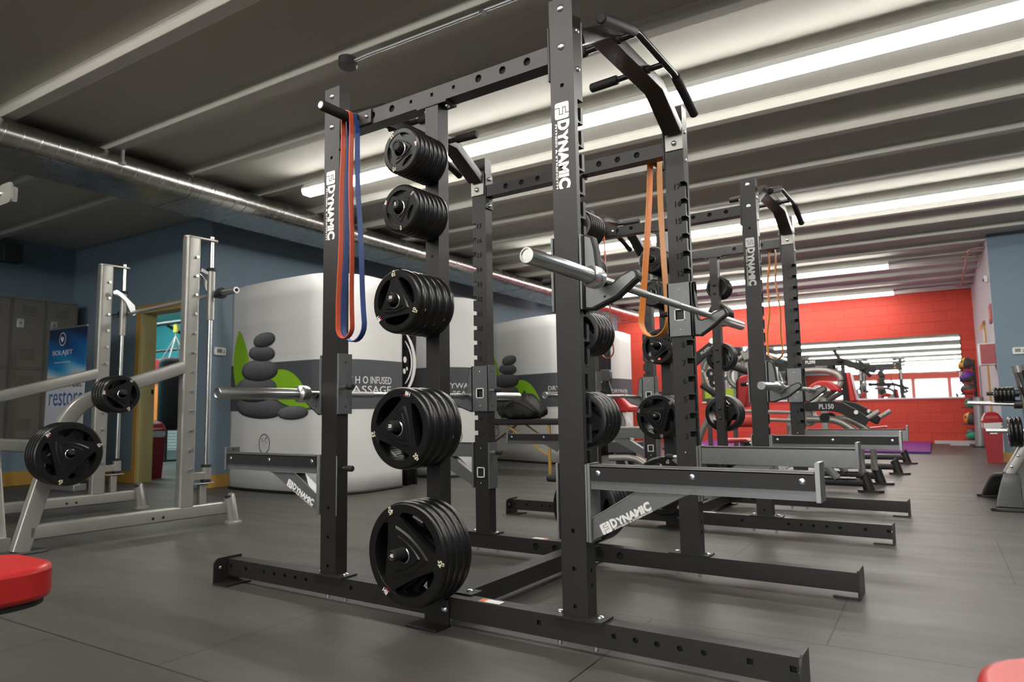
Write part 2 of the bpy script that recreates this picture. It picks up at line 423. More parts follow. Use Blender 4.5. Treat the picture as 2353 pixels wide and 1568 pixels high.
def half_rack(r):
    """everything on the near side of a rack; returns the parts"""
    out = []
    mb = MB(); mb.box(-.6696, 1.9973, 0, .062, .0305, ZT, 'black')
    c = MB()
    rd = [.201, -.093]+[-.168, -.241, -.316, -.391]
    for x in rd[1:]+[1.328-v for v in rd[1:]]: c.cyl((x, -.01, .076), (x, .012, .076), .0095, 'dark', 12)
    for x in (-.528, -.648, .195, 1.133, 1.856, 1.976): c.box(x-.009, x+.009, -.01, .012, .067, .085, 'dark')
    for x in (.42, .53, .80, .92): c.cyl((x, .05, .072), (x, .08, .072), .019, 'dark', 16)
    mb.cut(c)
    for s, x in ((-1, -.6696), (1, 1.9973)):                                 # end plates with their floor flanges
        y0 = -.078 if s < 0 else -.03
        p = [(.075, 0), (.075, .122), (y0+.03, .122)]+arc(y0+.03, .092, .03, PI/2, PI, 4)+[(y0, 0)]
        mb.prism(p, 'x', min(x, x+s*.008), max(x, x+s*.008), 'black')
        mb.box(min(x, x-s*.10), max(x, x-s*.10), y0, .06, 0, .008, 'black')
        mb.bolt((x-s*.001, (y0-.01)/2 if s < 0 else -.012, .075), (-s, 0, 0), .008, .004)
    mb.box(.615, .735, -.010, 0, 0, .10, 'black'); mb.box(.585, .735, -.085, 0, 0, .009, 'black')   # foot under the storage post
    mb.bolt((.715, -.010, .065), (0, -1, 0), .0145, .009)
    for x in (.02, .13, 1.20, 1.34): mb.cyl((x, .03, .008), (x, .03, .035), .009, 'zinc', 10)
    mb.box(.86, .955, .012, .048, ZT, ZT+.0008, 'white'); mb.box(.86, .885, .012, .048, ZT+.0006, ZT+.0014, 'orangeprint')
    out.append(mb.build('base_rail', r, OFF, bevel=.003))
    out.append(upright(False, r)); out.append(upright(True, r))
    mb = MB(); mb.box(.620, .690, 0, .066, .03, 2.096, 'black'); mb.box(.575, .735, -.004, .07, 2.090, 2.099, 'black')
    mb.bolt((.60, .03, 2.09), (0, 0, -1), .011, .012); mb.bolt((.715, .03, 2.09), (0, 0, -1), .011, .012)
    for z in (1.92, 1.70, 1.45): mb.box(.649, .661, -.001, .001, z-.006, z+.006, 'dark')
    for z in (1.852, 1.78, 1.63, 1.55, 1.30, 1.20, .80, .72, .34, .25):
        mb.bolt((.655, .066, z), (0, 1, 0), .013, .012, 'black')
    out.append(mb.build('storage_post', r, OFF, bevel=.003))
    mb = MB(); mb.box(.106, 1.222, 0, .066, 2.100, 2.170, 'black')
    c = MB()
    for x in (.899, 1.015, 1.129, .313, .429, .199): c.cyl((x, -.01, 2.14), (x, .012, 2.14), .0145, 'dark', 16)
    for x in (.772, .656, .540): c.box(x-.0065, x+.0065, -.01, .01, 2.134, 2.147, 'dark')
    for x in (.25, .36, .47, .86, .97, 1.08): c.cyl((x, .056, 2.138), (x, .08, 2.138), .0145, 'dark', 16)
    mb.cut(c)
    for x in (.098, 1.222):
        mb.box(x, x+.008, -.004, .072, 2.03, 2.24, 'black')
        mb.bolt((x+(.008 if x < .5 else 0), .034, 2.215), (1 if x < .5 else -1, 0, 0), .012, .012); mb.bolt((x+(.008 if x < .5 else 0), .034, 2.05), (1 if x < .5 else -1, 0, 0), .012, .012)
    out.append(mb.build('top_beam', r, OFF, bevel=.002))
    mb = MB(); mb.box(.150, .312, -.009, 0, 2.106, 2.168, 'black'); mb.bolt((.285, -.009, 2.138), (0, -1, 0), .010, .008)
    mb.cyl((.21, -.006, 2.14), (.21, -.022, 2.14), .030, 'black'); mb.tube([(.21, -.02, 2.14), (.21, -.2, 2.14), (.21, -.206, 2.14)], .0225, 'grip', 20, scale=[1, 1, .85])
    mb.cyl((.21, -.2055, 2.14), (.21, -.207, 2.14), .014, 'zinc')
    out.append(mb.build('band_peg', r, OFF))
    for z, y, w in ((1.852, -.215, ''), (1.617, -.22, '5'), (1.249, -.247, '10'), (.768, -.247, '25'), (.299, -.238, '45')):
        mb = MB(); mb.lathe([(0, .0), (.0165, .0), (.0165, y+.075), (.0215, y+.07), (.0215, y+.008), (.0185, y+.001), (.016, y), (.014, y+.003), (0, y+.003)], 'grip', (.655, 0, z), 'y', 24)
        if w: mb.text(w, .017, T(.655, y+.0022, z) @ FRONT, 'white', .03)
        out.append(mb.build('plate_peg', r, OFF))
    # the arched pull-up crossmember at the right-hand end with its handles
    mb = MB()
    pts = [(1.285, .082, 2.215), (1.285, .318, 2.349), (1.285, .900, 2.349), (1.285, 1.136, 2.215)]
    mb.rtube(pts, .09, .056, 'black', up=(0, 0, 1), rad=.004)
    for y0, y1 in ((.066, .074), (1.144, 1.152)):
        mb.box(1.237, 1.330, y0, y1, 2.115, 2.262, 'silver'); mb.bolt((1.285, y1 if y0 < .5 else y0, 2.15), (0, 1 if y0 < .5 else -1, 0), .014, .014)
    arch = mb.build('pull_up_bar', r, OFF, bevel=.002); out.append(arch)
    mb = MB()
    for y in (.395, .705):
        mb.cyl((1.05, y, 2.335), (1.405, y, 2.345), .0135, 'tube', 14); mb.cyl((1.325, y, 2.343), (1.345, y, 2.343), .019, 'black', 14)
    mb.tube(smooth_path([(1.405, .085, 2.262), (1.405, .415, 2.363), (1.405, .847, 2.36), (1.405, 1.117, 2.262)], .03), .0155, 'tube', 14)
    mb.build('handle_frame', arch, OFF)
    def grip(a, b):
        a, b = Vector(a), Vector(b); t = (b-a).normalized()
        g = MB(); g.tube([a, a+t*.006, b-t*.006, b], .0215, 'grip', 18, scale=[.75, 1, 1, .92]); g.build('grip', arch, OFF)
    grip((1.405, .08, 2.26), (1.405, .395, 2.357)); grip((1.405, 1.12, 2.26), (1.405, .865, 2.354))
    for y in (.395, .705): grip((1.045, y, 2.335), (1.185, y, 2.339))
    return out

def make_rack():
    r = thing('power_rack', 'nearest black double sided power rack with long floor rails, numbered uprights and plate posts', 'power rack', OFF, 0, 'double power racks')
    parts = half_rack(r)
    for p in parts:
        c = p.copy(); COL.objects.link(c); c.parent = r; c.rotation_euler = (0, 0, PI)
        for ch in list(p.children):
            d = ch.copy(); COL.objects.link(d); d.parent = c
    mb = MB(); mb.box(.655, .737, .062, 1.156, .035, ZT, 'black'); mb.box(.66, .80, .045, .12, ZT, ZT+.007, 'black'); mb.bolt((.765, .085, ZT+.007), (0, 0, 1), .013, .008)
    mb.box(.59, .80, 1.10, 1.17, ZT, ZT+.007, 'black'); mb.bolt((.765, 1.13, ZT+.007), (0, 0, 1), .013, .008)
    mb.build('cross_beam', r, OFF, bevel=.003)
    return r
rack = make_rack()
R2 = (.0156, 2.5102)
rack2 = copy_tree(rack); rack2.location = (CX+R2[0], CY+R2[1], 0)
rack2['label'] = 'farther black double sided power rack, standing behind the first one'

def half_turn(o, label):
    """a copy of a thing on the other end of the rack"""
    c = copy_tree(o); x, y, z = o.location
    c.location = (2*CX-x, 2*CY-y, z); c.rotation_euler.z = o.rotation_euler.z+PI; c['label'] = label; return c
def on_rack2(o, label):
    c = copy_tree(o); c.location = (o.location.x+R2[0], o.location.y+R2[1], o.location.z); c['label'] = label; return c

# ------------------------------------------------------------------ J hooks
def j_hook(right, z0, label):
    """bracket round an upright, z0 = height of the bar it carries"""
    s = 1 if right else -1; ux = D if right else 0.
    loc = (ux+WX/2, WY/2, z0-.09); o = thing('j_hook', label, 'j hook', loc, 0, 'j hooks of the racks')
    g = lambda u: (ux+WX/2)+s*u                                # outward from the middle of the upright
    mb = MB(); t = .008; h = WX/2+.004
    def bx(u0, u1, y0, y1, a, b, m): mb.box(min(g(u0), g(u1)), max(g(u0), g(u1)), y0, y1, a, b, m)
    bx(h, h+t, -.002, WY+.012, z0-.092, z0+.176, 'steel'); bx(-h-t, -h, -.004, WY+.012, z0-.092, z0+.178, 'steel')
    bx(-h-t, h+t, WY+.004, WY+.012, z0-.092, z0+.174, 'steel')
    for u in (h+t,-h-t): bx(u-.0006, u+.0006, -.0045, -.0015, z0-.09, z0+.174, 'edge')
    c = MB(); c.box(g(0)-.021, g(0)+.021, WY-.01, WY+.03, z0-.01, z0+.038, 'dark'); mb.cut(c)
    w = .006
    for a, b, c0, d in ((-.028, .028, .038, .044), (-.028, .028, -.016, -.010), (-.028, -.021, -.016, .044), (.021, .028, -.016, .044)):
        mb.box(g(0)+a, g(0)+b, WY+.0115, WY+.0135, z0+c0, z0+d, 'white')
    for z in (z0+.14, z0-.06): mb.bolt((g(0), WY+.012, z), (0, 1, 0), .004, .002); mb.bolt((g(-h-t), .04, z), (-s, 0, 0), .004, .002, 'dark')
    mb.build('bracket', o, loc, bevel=.0015)
    bx_, bz = 1.4202-CX, z0                                    # the bar axis, from the rack's middle
    base = D-CX+WX+.012
    if not right: bx_ = CX+.0506; base = CX+.012
    W = lambda u: CX+s*u
    b = bx_
    prof = [(base, bz-.092), (base+.03, bz-.096), (b+.045, bz-.062), (b+.108, bz-.014)]+[(b+.108-.006+.022*math.cos(a), bz+.006+.024*math.sin(a)) for a in (-.6, -.1, .5, 1.1, 1.7, 2.3)]
    prof += [(b+.060, bz+.014), (b+.026, bz-.010)]+[(b+.0165*math.cos(a), bz+.0015+.0165*math.sin(a)) for a in (-.8, -1.3, -1.8, -2.4)]
    prof += [(b-.022, bz+.02), (b-.032, bz+.12), (b-.044, bz+.165), (base+.012, bz+.176), (base, bz+.176)]
    prof = [(W(u), z) for u, z in prof]
    cxm = sum(p[0] for p in prof)/len(prof); czm = sum(p[1] for p in prof)/len(prof)
    mb = MB(); mb.prism(prof, 'y', .014, .052, 'liner'); mb.build('liner', o, loc, bevel=.003)
    # the steel plate: the outline drawn in by 8 mm
    n = len(prof); ins = []
    ar = sum(prof[i][0]*prof[(i+1) % n][1]-prof[(i+1) % n][0]*prof[i][1] for i in range(n)); sg = 1 if ar > 0 else -1
    for i in range(n):
        p0, p1, p2 = Vector(prof[i-1]), Vector(prof[i]), Vector(prof[(i+1) % n])
        n1 = Vector((-(p1-p0).y, (p1-p0).x)).normalized()*sg; n2 = Vector((-(p2-p1).y, (p2-p1).x)).normalized()*sg
        nn = (n1+n2).normalized(); ins.append(tuple(p1+nn*.008/max(.5, nn.dot(n1))))
    mb = MB(); mb.prism(ins, 'y', .0105, .0140, 'steel'); mb.prism(ins, 'y', .052, .0555, 'steel')
    mb.bolt((W(b+.0), .0105, bz-.055), (0, -1, 0), .004, .002, 'dark')
    mb.build('hook_plate', o, loc)
    mb = MB(); y = .033; p = z0+.028
    mb.cyl((g(-h-t+.002), y, p), (g(-h-t-.03), y, p), .0085, 'zinc', 14); mb.tube([(g(-h-t-.018), y, p), (g(-h-t-.024), y, p), (g(-h-t-.052), y, p), (g(-h-t-.056), y, p)], .0135, 'grip', 16, scale=[.9, 1, 1, .8])
    mb.build('pull_pin', o, loc)
    return o
ZR, ZL = 1.26, .907
jA2 = j_hook(True, ZR, 'grey j hook on the nearest tall upright, holding the high barbell')
jA1 = j_hook(False, ZL, 'grey j hook on the left near upright beside the red and blue bands')
jB1 = half_turn(jA2, ''); jB1.location.z += ZL-ZR; jB1['label'] = 'grey j hook on the numbered upright left of the nearest tall upright, above number 4'
jB2 = half_turn(jA1, ''); jB2.location.z += ZR-ZL; jB2['label'] = 'grey j hook on the numbered upright beside the orange band, above number 8'
# rack 2 carries both of its bars low
Z2 = .935
jC2 = on_rack2(jA2, 'grey j hook on the logo upright of the farther rack'); jC2.location.z += Z2-ZR
jC1 = on_rack2(jA1, 'grey j hook of the farther rack, half hidden behind the nearest upright'); jC1.location.z += ZL-ZL+.01
jD2 = on_rack2(jB2, 'grey j hook on the far numbered upright of the farther rack, below number 8'); jD2.location.z += Z2-ZR
jD1 = on_rack2(jB1, 'grey j hook with white window on the farther rack, against the red wall'); jD1.location.z += .01

# ------------------------------------------------------------------ safety spotter arms
def safety_arm(right, label):
    s = 1 if right else -1; ux = D if right else 0.; cx = ux+WX/2
    loc = (cx, WY/2, .37); o = thing('safety_arm', label, 'safety arm', loc, 0, 'safety arms of the racks')
    g = lambda u: cx+s*u
    mb = MB(); t = .008; h = WX/2+.004
    def bx(m_, u0, u1, y0, y1, a, b, m): m_.box(min(g(u0), g(u1)), max(g(u0), g(u1)), y0, y1, a, b, m)
    bx(mb, h, h+t, -.004, WY+.012, .370, .632, 'steel'); bx(mb, -h-t, -h, -.004, WY+.012, .370, .632, 'steel'); bx(mb, -h-t, h+t, WY+.004, WY+.012, .370, .632, 'steel')
    bx(mb, h+t, h+2*t+.004, -.006, WY+.002, .370, .634, 'steel')
    for u in (h+.5*t, h+1.8*t, -h-.5*t): bx(mb, u-.003, u+.003, -.0065, -.0055, .372, .631, 'edge')
    c = MB(); c.box(g(0)-.021, g(0)+.021, WY-.01, WY+.03, .438, .486, 'dark'); mb.cut(c)
    for a, b, c0, d in ((-.028, .028, .486, .492), (-.028, .028, .432, .438), (-.028, -.021, .432, .492), (.021, .028, .432, .492)):
        mb.box(g(0)+a, g(0)+b, WY+.0115, WY+.0135, c0, d, 'white')
    for z in (.60, .40): mb.bolt((g(0), WY+.012, z), (0, 1, 0), .004, .002)
    mb.build('bracket', o, loc, bevel=.0015)
    u0 = h+2*t+.004; u1 = 2.066-(D+WX/2) if right else .742
    mb = MB(); bx(mb, u0, u1, -.001, .062, .548, .622, 'steel')
    for y in (-.0015, .0625): bx(mb, u0, u1, y-.001, y+.001, .5485, .5495, 'edge')
    mb.build('arm', o, loc, bevel=.004)
    mb = MB(); bx(mb, u0+.004, u1-.004, -.008, -.0012, .577, .626, 'liner'); bx(mb, u0+.002, u1-.002, -.008, .052, .622, .630, 'liner')
    bx(mb, u0+.004, u1-.004, -.0092, -.0078, .6255, .6285, 'edge')
    for f in (.045, .5, .95): mb.bolt((g(u0+(u1-u0)*f), -.008, .603), (0, -1, 0), .009, .003)
    mb.build('liner', o, loc)
    mb = MB(); bx(mb, u1, u1+.012, -.012, .066, .545, .657, 'steel'); bx(mb, u1-.0005, u1+.0125, -.0126, -.0116, .546, .656, 'edge')
    mb.bolt((g(u1), .03, .645), (-s, 0, 0), .005, .002, 'dark'); mb.build('end_plate', o, loc, bevel=.002)
    mb = MB(); L = lambda u, z: (g(u), z)
    a = .378; b = .450                                        # foot of the brace on the bracket
    p = [L(u0, a), L(u0+.34, .549), L(u0+.165, .549), L(u0, b)]
    mb.prism(p, 'y', .006, .056, 'steel')
    for (x0, z0), (x1, z1) in ((p[3], p[2]),): mb.tube([(x0, .0065, z0), (x1, .0065, z1)], .0022, 'edge', 8)
    W_ = [Vector((g(u0+.16+.18*k/14), .004, .5485+.0015*math.sin(k*2.3))) for k in range(15)]
    mb.tube(W_, .0045, 'zinc', 8)
    ang = math.atan2(.171, .34)
    n = Vector((-math.sin(ang), math.cos(ang)))
    if right: X = T(g(u0+.032), .0052, .4135) @ FRONT @ RZ(ang)
    else: X = T(g(u0+.032+.2*math.cos(ang)), .0052, .4135+.2*math.sin(ang)) @ FRONT @ RZ(-ang)
    logo(mb, X, .2)
    mb.build('brace', o, loc)
    mb = MB(); y = .033; z = .575
    mb.cyl((g(-h-t+.002), y, z), (g(-h-t-.03), y, z), .0085, 'zinc', 14); mb.tube([(g(-h-t-.018), y, z), (g(-h-t-.024), y, z), (g(-h-t-.052), y, z), (g(-h-t-.056), y, z)], .0135, 'grip', 16, scale=[.9, 1, 1, .8])
    mb.build('pull_pin', o, loc)
    return o
sA2 = safety_arm(True, 'long grey spotter arm with dark liner, on the nearest tall upright')
sA1 = safety_arm(False, 'grey spotter arm pointing left from the upright with the red and blue bands')
sB1 = half_turn(sA2, 'grey spotter arm low on the numbered upright left of the nearest tall upright')
sB2 = half_turn(sA1, 'light grey spotter arm on the numbered upright beside the orange band')
on_rack2(sA2, 'dark lined spotter arm on the logo upright of the farther rack')
on_rack2(sA1, 'spotter arm of the farther rack pointing left, seen left of the nearest upright')
on_rack2(sB1, 'spotter arm on the farther rack with white window, in front of the red wall')
on_rack2(sB2, 'farthest light grey spotter arm, ending in front of the purple mat')

# ------------------------------------------------------------------ barbells
def barbell(x, y, z, label):
    o = thing('barbell', label, 'barbell', (x, y, z), 0, 'steel barbells on the racks')
    mb = MB(); mb.cyl((0, .45, 0), (0, 1.75, 0), .0145, 'chrome', 20)
    for a, b in ((.62, .86), (.98, 1.22), (1.34, 1.58)): mb.cyl((0, a, 0), (0, b, 0), .0148, 'knurl', 20)
    mb.build('shaft', o)
    for s, y0 in ((1, 0.), (-1, 2.2)):
        mb = MB(); pr = [(0, .004), (.019, .004), (.019, .0), (.0225, 0), (.0250, .004), (.0250, .392), (.0285, .396), (.038, .402), (.0385, .408), (.0385, .436), (.036, .446), (.024, .45), (.0145, .45)]
        mb.lathe([(r_, h_) for r_, h_ in pr], 'chrome', (0, 0, 0), 'y', 28, X=T(0, y0, 0) @ (RZ(PI) if s < 0 else Matrix()))
        mb.build('sleeve', o)
    return o
barbell(1.4202, -.4908, ZR, 'high barbell resting on the nearest tall upright, its end pointing at the viewer')
barbell(-.0506, -.4908, ZL, 'barbell at the left of the nearest rack, in front of the pebble print')
barbell(1.4202+R2[0], -.4908+R2[1], Z2, 'small looking barbell on the right side of the farther rack')
barbell(-.0506+R2[0], -.4908+R2[1], ZL+.01, 'barbell on the left side of the farther rack, ending left of the nearest upright')

# ------------------------------------------------------------------ weight plates
def make_plate(R, t, txt, nm):
    k = R/.196; k = k*.5+.5; rec = .70*R; rd = min(.0145, .5*t); bs = .56 if R > .1 else .60; bh = 1. if R > .1 else .62
    mb = MB(); rim = .15*R+.012
    pr = [(.026, .0), (.026, t), (.62*R, t), (R-rim*1.02, t), (R-rim*.99, t+.0022), (R-.011, t+.0022), (R-.006, t*.95), (R-.0022, t*.80), (R, t*.5), (R-.0022, t*.2), (R-.006, t*.05), (R-.011, 0), (rec+.004, 0), (rec, rd), (.026, rd)]
    pr[0] = (.026, rd)
    mb.lathe([(r_, -h_) for r_, h_ in pr], 'rubber', (0, 0, 0), 'y', 64)
    c = MB()
    ro, ri = R-rim*1.02, R*.40
    if R > .1:
        ha = math.radians(47)
        for kx in range(3):
            a0 = math.radians(55)+kx*2*PI/3
            out = arc(0, 0, ro, a0-ha, a0+ha, 14)
            e0 = (ro*math.cos(a0+ha)*.93, ro*math.sin(a0+ha)*.93); e1 = (ro*math.cos(a0-ha)*.93, ro*math.sin(a0-ha)*.93)
            mid = (ri*math.cos(a0)*1.1, ri*math.sin(a0)*1.1)
            inn = [((1-u)**2*e0[0]+2*u*(1-u)*mid[0]+u*u*e1[0], (1-u)**2*e0[1]+2*u*(1-u)*mid[1]+u*u*e1[1]) for u in [i/10 for i in range(11)]]
            c.prism(out[1:-1]+inn, 'y', -t*1.3, t*.3, 'rubber')
    else:
        ha = math.radians(30)
        for kx in range(3):
            a0 = math.radians(55)+kx*2*PI/3
            out = arc(0, 0, ro, a0-ha, a0+ha, 10); rr = ro*.80
            c.prism(out+[(rr*math.cos(a0+ha*.7), rr*math.sin(a0+ha*.7)), (rr*.86*math.cos(a0), rr*.86*math.sin(a0)), (rr*math.cos(a0-ha*.7), rr*math.sin(a0-ha*.7))], 'y', -t*1.3, -t*.68, 'rubber')
    mb.cut(c)
    # the raised three-sided boss
    tri = []
    for kx in range(3):
        a0 = math.radians(115)+kx*2*PI/3; a1 = a0+2*PI/3; rt = R*bs
        p0 = Vector((rt*math.cos(a0), rt*math.sin(a0))); p1 = Vector((rt*math.cos(a1), rt*math.sin(a1)))
        am = (a0+a1)/2; pm = Vector((R*bs*.75*math.cos(am), R*bs*.75*math.sin(am)))
        for u in [i/8 for i in range(8)]: tri.append(tuple(p0*(1-u)**2+pm*2*u*(1-u)+p1*u*u))
    def ring_tri(f, y0, y1, bore):
        b = MB(); n_ = len(tri); g = f*.90                      # the boss narrows towards its face
        vs = [(x*f, y1, z*f) for x, z in tri]+[(x*g, y0, z*g) for x, z in tri]
        b._add(vs, [tuple(range(n_)), tuple(range(2*n_-1, n_-1, -1))]+[(i, n_+i, n_+(i+1) % n_, (i+1) % n_) for i in range(n_)], 'rubber')
        bmesh.ops.recalc_face_normals(b.bm, faces=b.bm.faces[:])
        cc = MB(); cc.cyl((0, y0-.01, 0), (0, y1+.01, 0), bore, 'rubber', 32); b.cut(cc); return b
    def merge(b):
        me = bpy.data.meshes.new('boss'); bmesh.ops.recalc_face_normals(b.bm, faces=b.bm.faces[:]); b.bm.to_mesh(me); b.bm.free(); mb.mesh(me, 'rubber', Matrix()); bpy.data.meshes.remove(me)
    merge(ring_tri(1.06, -t-.0055*bh, -t+.001, .026))
    merge(ring_tri(.74, -t-.0105*bh, -t-.002, .029))
    mb.lathe([(.0255, -t-.010*bh), (.0272, -t-.0135*bh), (.0298, -t-.0105*bh), (.030, -t+.002)], 'zinc', (0, 0, 0), 'y', 40)
    rm = R-rim*(.55 if R > .1 else .62); sz = .026*k*(1 if R > .1 else .8)
    def at(a): a = math.radians(a); return T(rm*math.cos(a), -t-.0026, rm*math.sin(a)) @ FRONT @ RZ(a+PI/2)
    for a in (115, -5):
        X = at(a); mb.text(txt, sz, X @ T(0, sz*.12, 0), 'cream', .02); mb.text('LB', sz*.45, X @ T(0, -sz*.45, 0), 'cream', .02)
    X = at(235) @ RZ(PI); mb.text('BH', sz*.85, X, 'white', .03); mb.box(-sz*.75, sz*.2, -sz*.5, -sz*.38, 0, .0008, 'redprint', X)
    o = mb.build('weight_plate', None, smooth=32); return o
SPEC = {'2.5': (.096, .0255), '5': (.096, .0262), '10': (.124, .0415), '25': (.155, .0480), '45': (.196, .0395)}
proto = {k: make_plate(R, t, k, k) for k, (R, t) in SPEC.items()}
used = set()
ORD = ['outermost', 'second from outside', 'third from outside', 'fourth from outside', 'fifth from outside', 'sixth from outside', 'innermost']
WORD = {'2.5': ('small 2.5 pound plate', 'top peg'), '5': ('small 5 pound plate', 'second peg down'), '10': ('medium 10 pound plate', 'middle peg'), '25': ('25 pound plate', 'second lowest peg'), '45': ('large 45 pound plate', 'lowest peg')}
def plate(kind, loc, rot, spin, label, group):
    """face looking along -Y before the turn rot about z"""
    if kind not in used: o = proto[kind]; used.add(kind)
    else: o = proto[kind].copy(); COL.objects.link(o)
    o.rotation_mode = 'XYZ'
    o.matrix_world = T(*loc) @ RZ(rot) @ RY(math.radians(spin))
    return tag(o, label, 'weight plate', group)
STACK = [('2.5', 1.852, 7), ('5', 1.617, 7), ('10', 1.249, 5), ('25', .768, 4), ('45', .299, 4)]
FRONTSPIN = {'45': 0, '25': 165, '10': 20, '5': 80, '2.5': -130}
POSTS = [('near rack front post', 0, 0), ('near rack rear post', 1, 0), ('far rack front post', 0, 1), ('far rack rear post', 1, 1)]
for pname, back, far in POSTS:
    for kind, z, n in STACK:
        R, t = SPEC[kind]
        if far and kind == '10': n = 3
        if back and far: n = max(3, n-1)
        bore = .026-.0166                                        # hangs on its peg
        for i in range(n):
            y = -.003-(n-1-i)*(t+.0008)
            x = .655; spin = FRONTSPIN[kind] if i == 0 and not back and not far else random.uniform(-180, 180)
            if i == 1 and not back and not far: spin = FRONTSPIN[kind]+random.uniform(-9, 9)
            loc = Vector((x, y, z-bore)); rot = 0.
            if back: loc = Vector((2*CX-x, 2*CY-y, z-bore)); rot = PI
            if far: loc += Vector((R2[0], R2[1], 0))
            ordn = ORD[i] if i < n-1 else ('innermost' if n > 1 else 'only')
            plate(kind, loc, rot, spin, '%s, %s on %s, %s' % (WORD[kind][0], ordn, WORD[kind][1], pname), 'weight plates on the %s' % pname)

# ------------------------------------------------------------------ resistance bands
def band2(peg, y0, w, bottom, half, mat, label, **k):
    mb = MB(); x, z = peg; r = .0255; th = .0045; lean = k.get('lean', 0.); rip = k.get('ripple', 0.)
    zb = bottom+half*1.15; n = 16
    prof = lambda u: r+(half-r)*(u**1.5)
    L = [(x+r*math.cos(PI*i/8), z+r*math.sin(PI*i/8)) for i in range(9)]
    L += [(x-prof(i/n)+lean*i/n+rip*math.sin(i*.8), z-(z-zb)*i/n) for i in range(1, n+1)]
    L += [(x+lean-half*math.cos(PI*i/10), zb-half*1.15*math.sin(PI*i/10)) for i in range(1, 10)]
    L += [(x+prof(i/n)+lean*i/n+rip*math.sin(i*.7+1), z-(z-zb)*i/n) for i in range(n, 0, -1)]
    N = len(L); ki = mb.mi(mat); rings = []
    for i in range(N):
        a, b = Vector(L[i-1]), Vector(L[(i+1) % N]); t = (b-a).normalized(); nn = Vector((-t.y, t.x))*th/2
        p = Vector(L[i]); rings.append([mb.bm.verts.new((q.x, yy, q.y)) for q, yy in ((p-nn, y0), (p-nn, y0+w), (p+nn, y0+w), (p+nn, y0))])
    for i in range(N):
        A, B = rings[i], rings[(i+1) % N]
        for j in range(4):
            f = mb.bm.faces.new((A[j], A[(j+1) % 4], B[(j+1) % 4], B[j])); f.material_index = ki
    o = mb.build('resistance_band', None, (x, y0+w/2, z), smooth=50); o.location = (x, y0+w/2, z)
    return tag(o, label, 'resistance band', k.get('group'))
band2((.21, 2.14), -.066, .024, 1.142, .045, 'bandred', 'red rubber loop band hanging on the left near upright in front of the blue one', lean=-.004, ripple=.003)
band2((.21, 2.14), -.036, .027, 1.128, .066, 'bandblue', 'blue rubber loop band hanging beside the red one at the left', lean=.016, ripple=.003)
band2((2*CX-.21, 2.14), 1.265, .072, 1.19, .076, 'bandorange', 'wide orange rubber loop band nearest to the viewer', lean=-.035)
band2((.21+R2[0], 2.14), R2[1]-.075, .016, 1.185, .05, 'bandred', 'thin red loop band on the farther rack, between the nearest upright and the orange band', lean=.03, ripple=.004)
band2((2*CX-.21+R2[0], 2.14), R2[1]+1.29, .055, 1.20, .062, 'bandorange', 'narrow orange loop band on the farther rack in front of the red wall', lean=-.01, ripple=.008)

# ================================================================== the room (all in the room's own frame)
Y2 = 2.65                                # face of the wall with the open doorway
ZD, ZB = 3.15, 3.08                      # ceiling slab, underside of its ribs
RIB0, RIBD = .03, .778
def quad_box(name, x0, x1, y0, y1, z0, z1, m, **k):
    return struct(name, MB().box(x0, x1, y0, y1, z0, z1, m), **k)
quad_box('floor', -14, 6.5, -28.2, 14.3, -.05, 0, 'floor')
mb = MB(); mb.box(-8.1, 6.5, -28.2, 14.3, ZD, ZD+.1, 'ceiling')
for n in range(-36, 19):
    y = RIB0+RIBD*n
    x0 = -8.0 if y < 2.3 else -4.8
    p = [(y-.03, ZD+.005), (y-.022, ZD-.003), (y-.012, ZD-.010), (y-.006, ZD-.022), (y-.001, ZB+.003), (y+.003, ZB), (y+.088, ZB), (y+.092, ZB+.003), (y+.098, ZD-.022), (y+.104, ZD-.010), (y+.12, ZD+.005)]
    mb.prism(p, 'x', x0, 6.4, 'ceiling')
struct('ceiling', mb, flat=True)
quad_box('wall_left', -8.0, -7.75, -28.2, Y2, 0, ZD, 'bluewall')
# wall with the doorway
mb = MB(); dx0, dx1, dz = -6.06, -5.12, 2.12
mb.box(-8.0, dx0, Y2, Y2+.17, 0, ZD, 'bluewall'); mb.box(dx1, -4.68, Y2, Y2+.17, 0, ZD, 'bluewall'); mb.box(dx0, dx1, Y2, Y2+.17, dz, ZD, 'bluewall')
struct('wall_doorway', mb)
mb = MB(); mb.prism([(-4.82, Y2+.02), (-4.68, Y2), (-4.44, 14.1), (-4.6, 14.1)], 'z', 0, ZD, 'bluewall'); struct('wall_west', mb)
mb = MB(); mb.box(-4.9, 3.3, 14.1, 14.3, 0, ZD, 'red'); struct('wall_back', mb)
quad_box('wall_alcove', 3.12, 3.3, 9.302, 14.1, 0, ZD, 'palewall')
quad_box('wall_northeast', 3.1215, 6.5, 9.3, 9.5, 0, ZD, 'bluewall')
quad_box('wall_right', 6.3, 6.5, -28.2, 9.3, 0, ZD, 'bluewall')
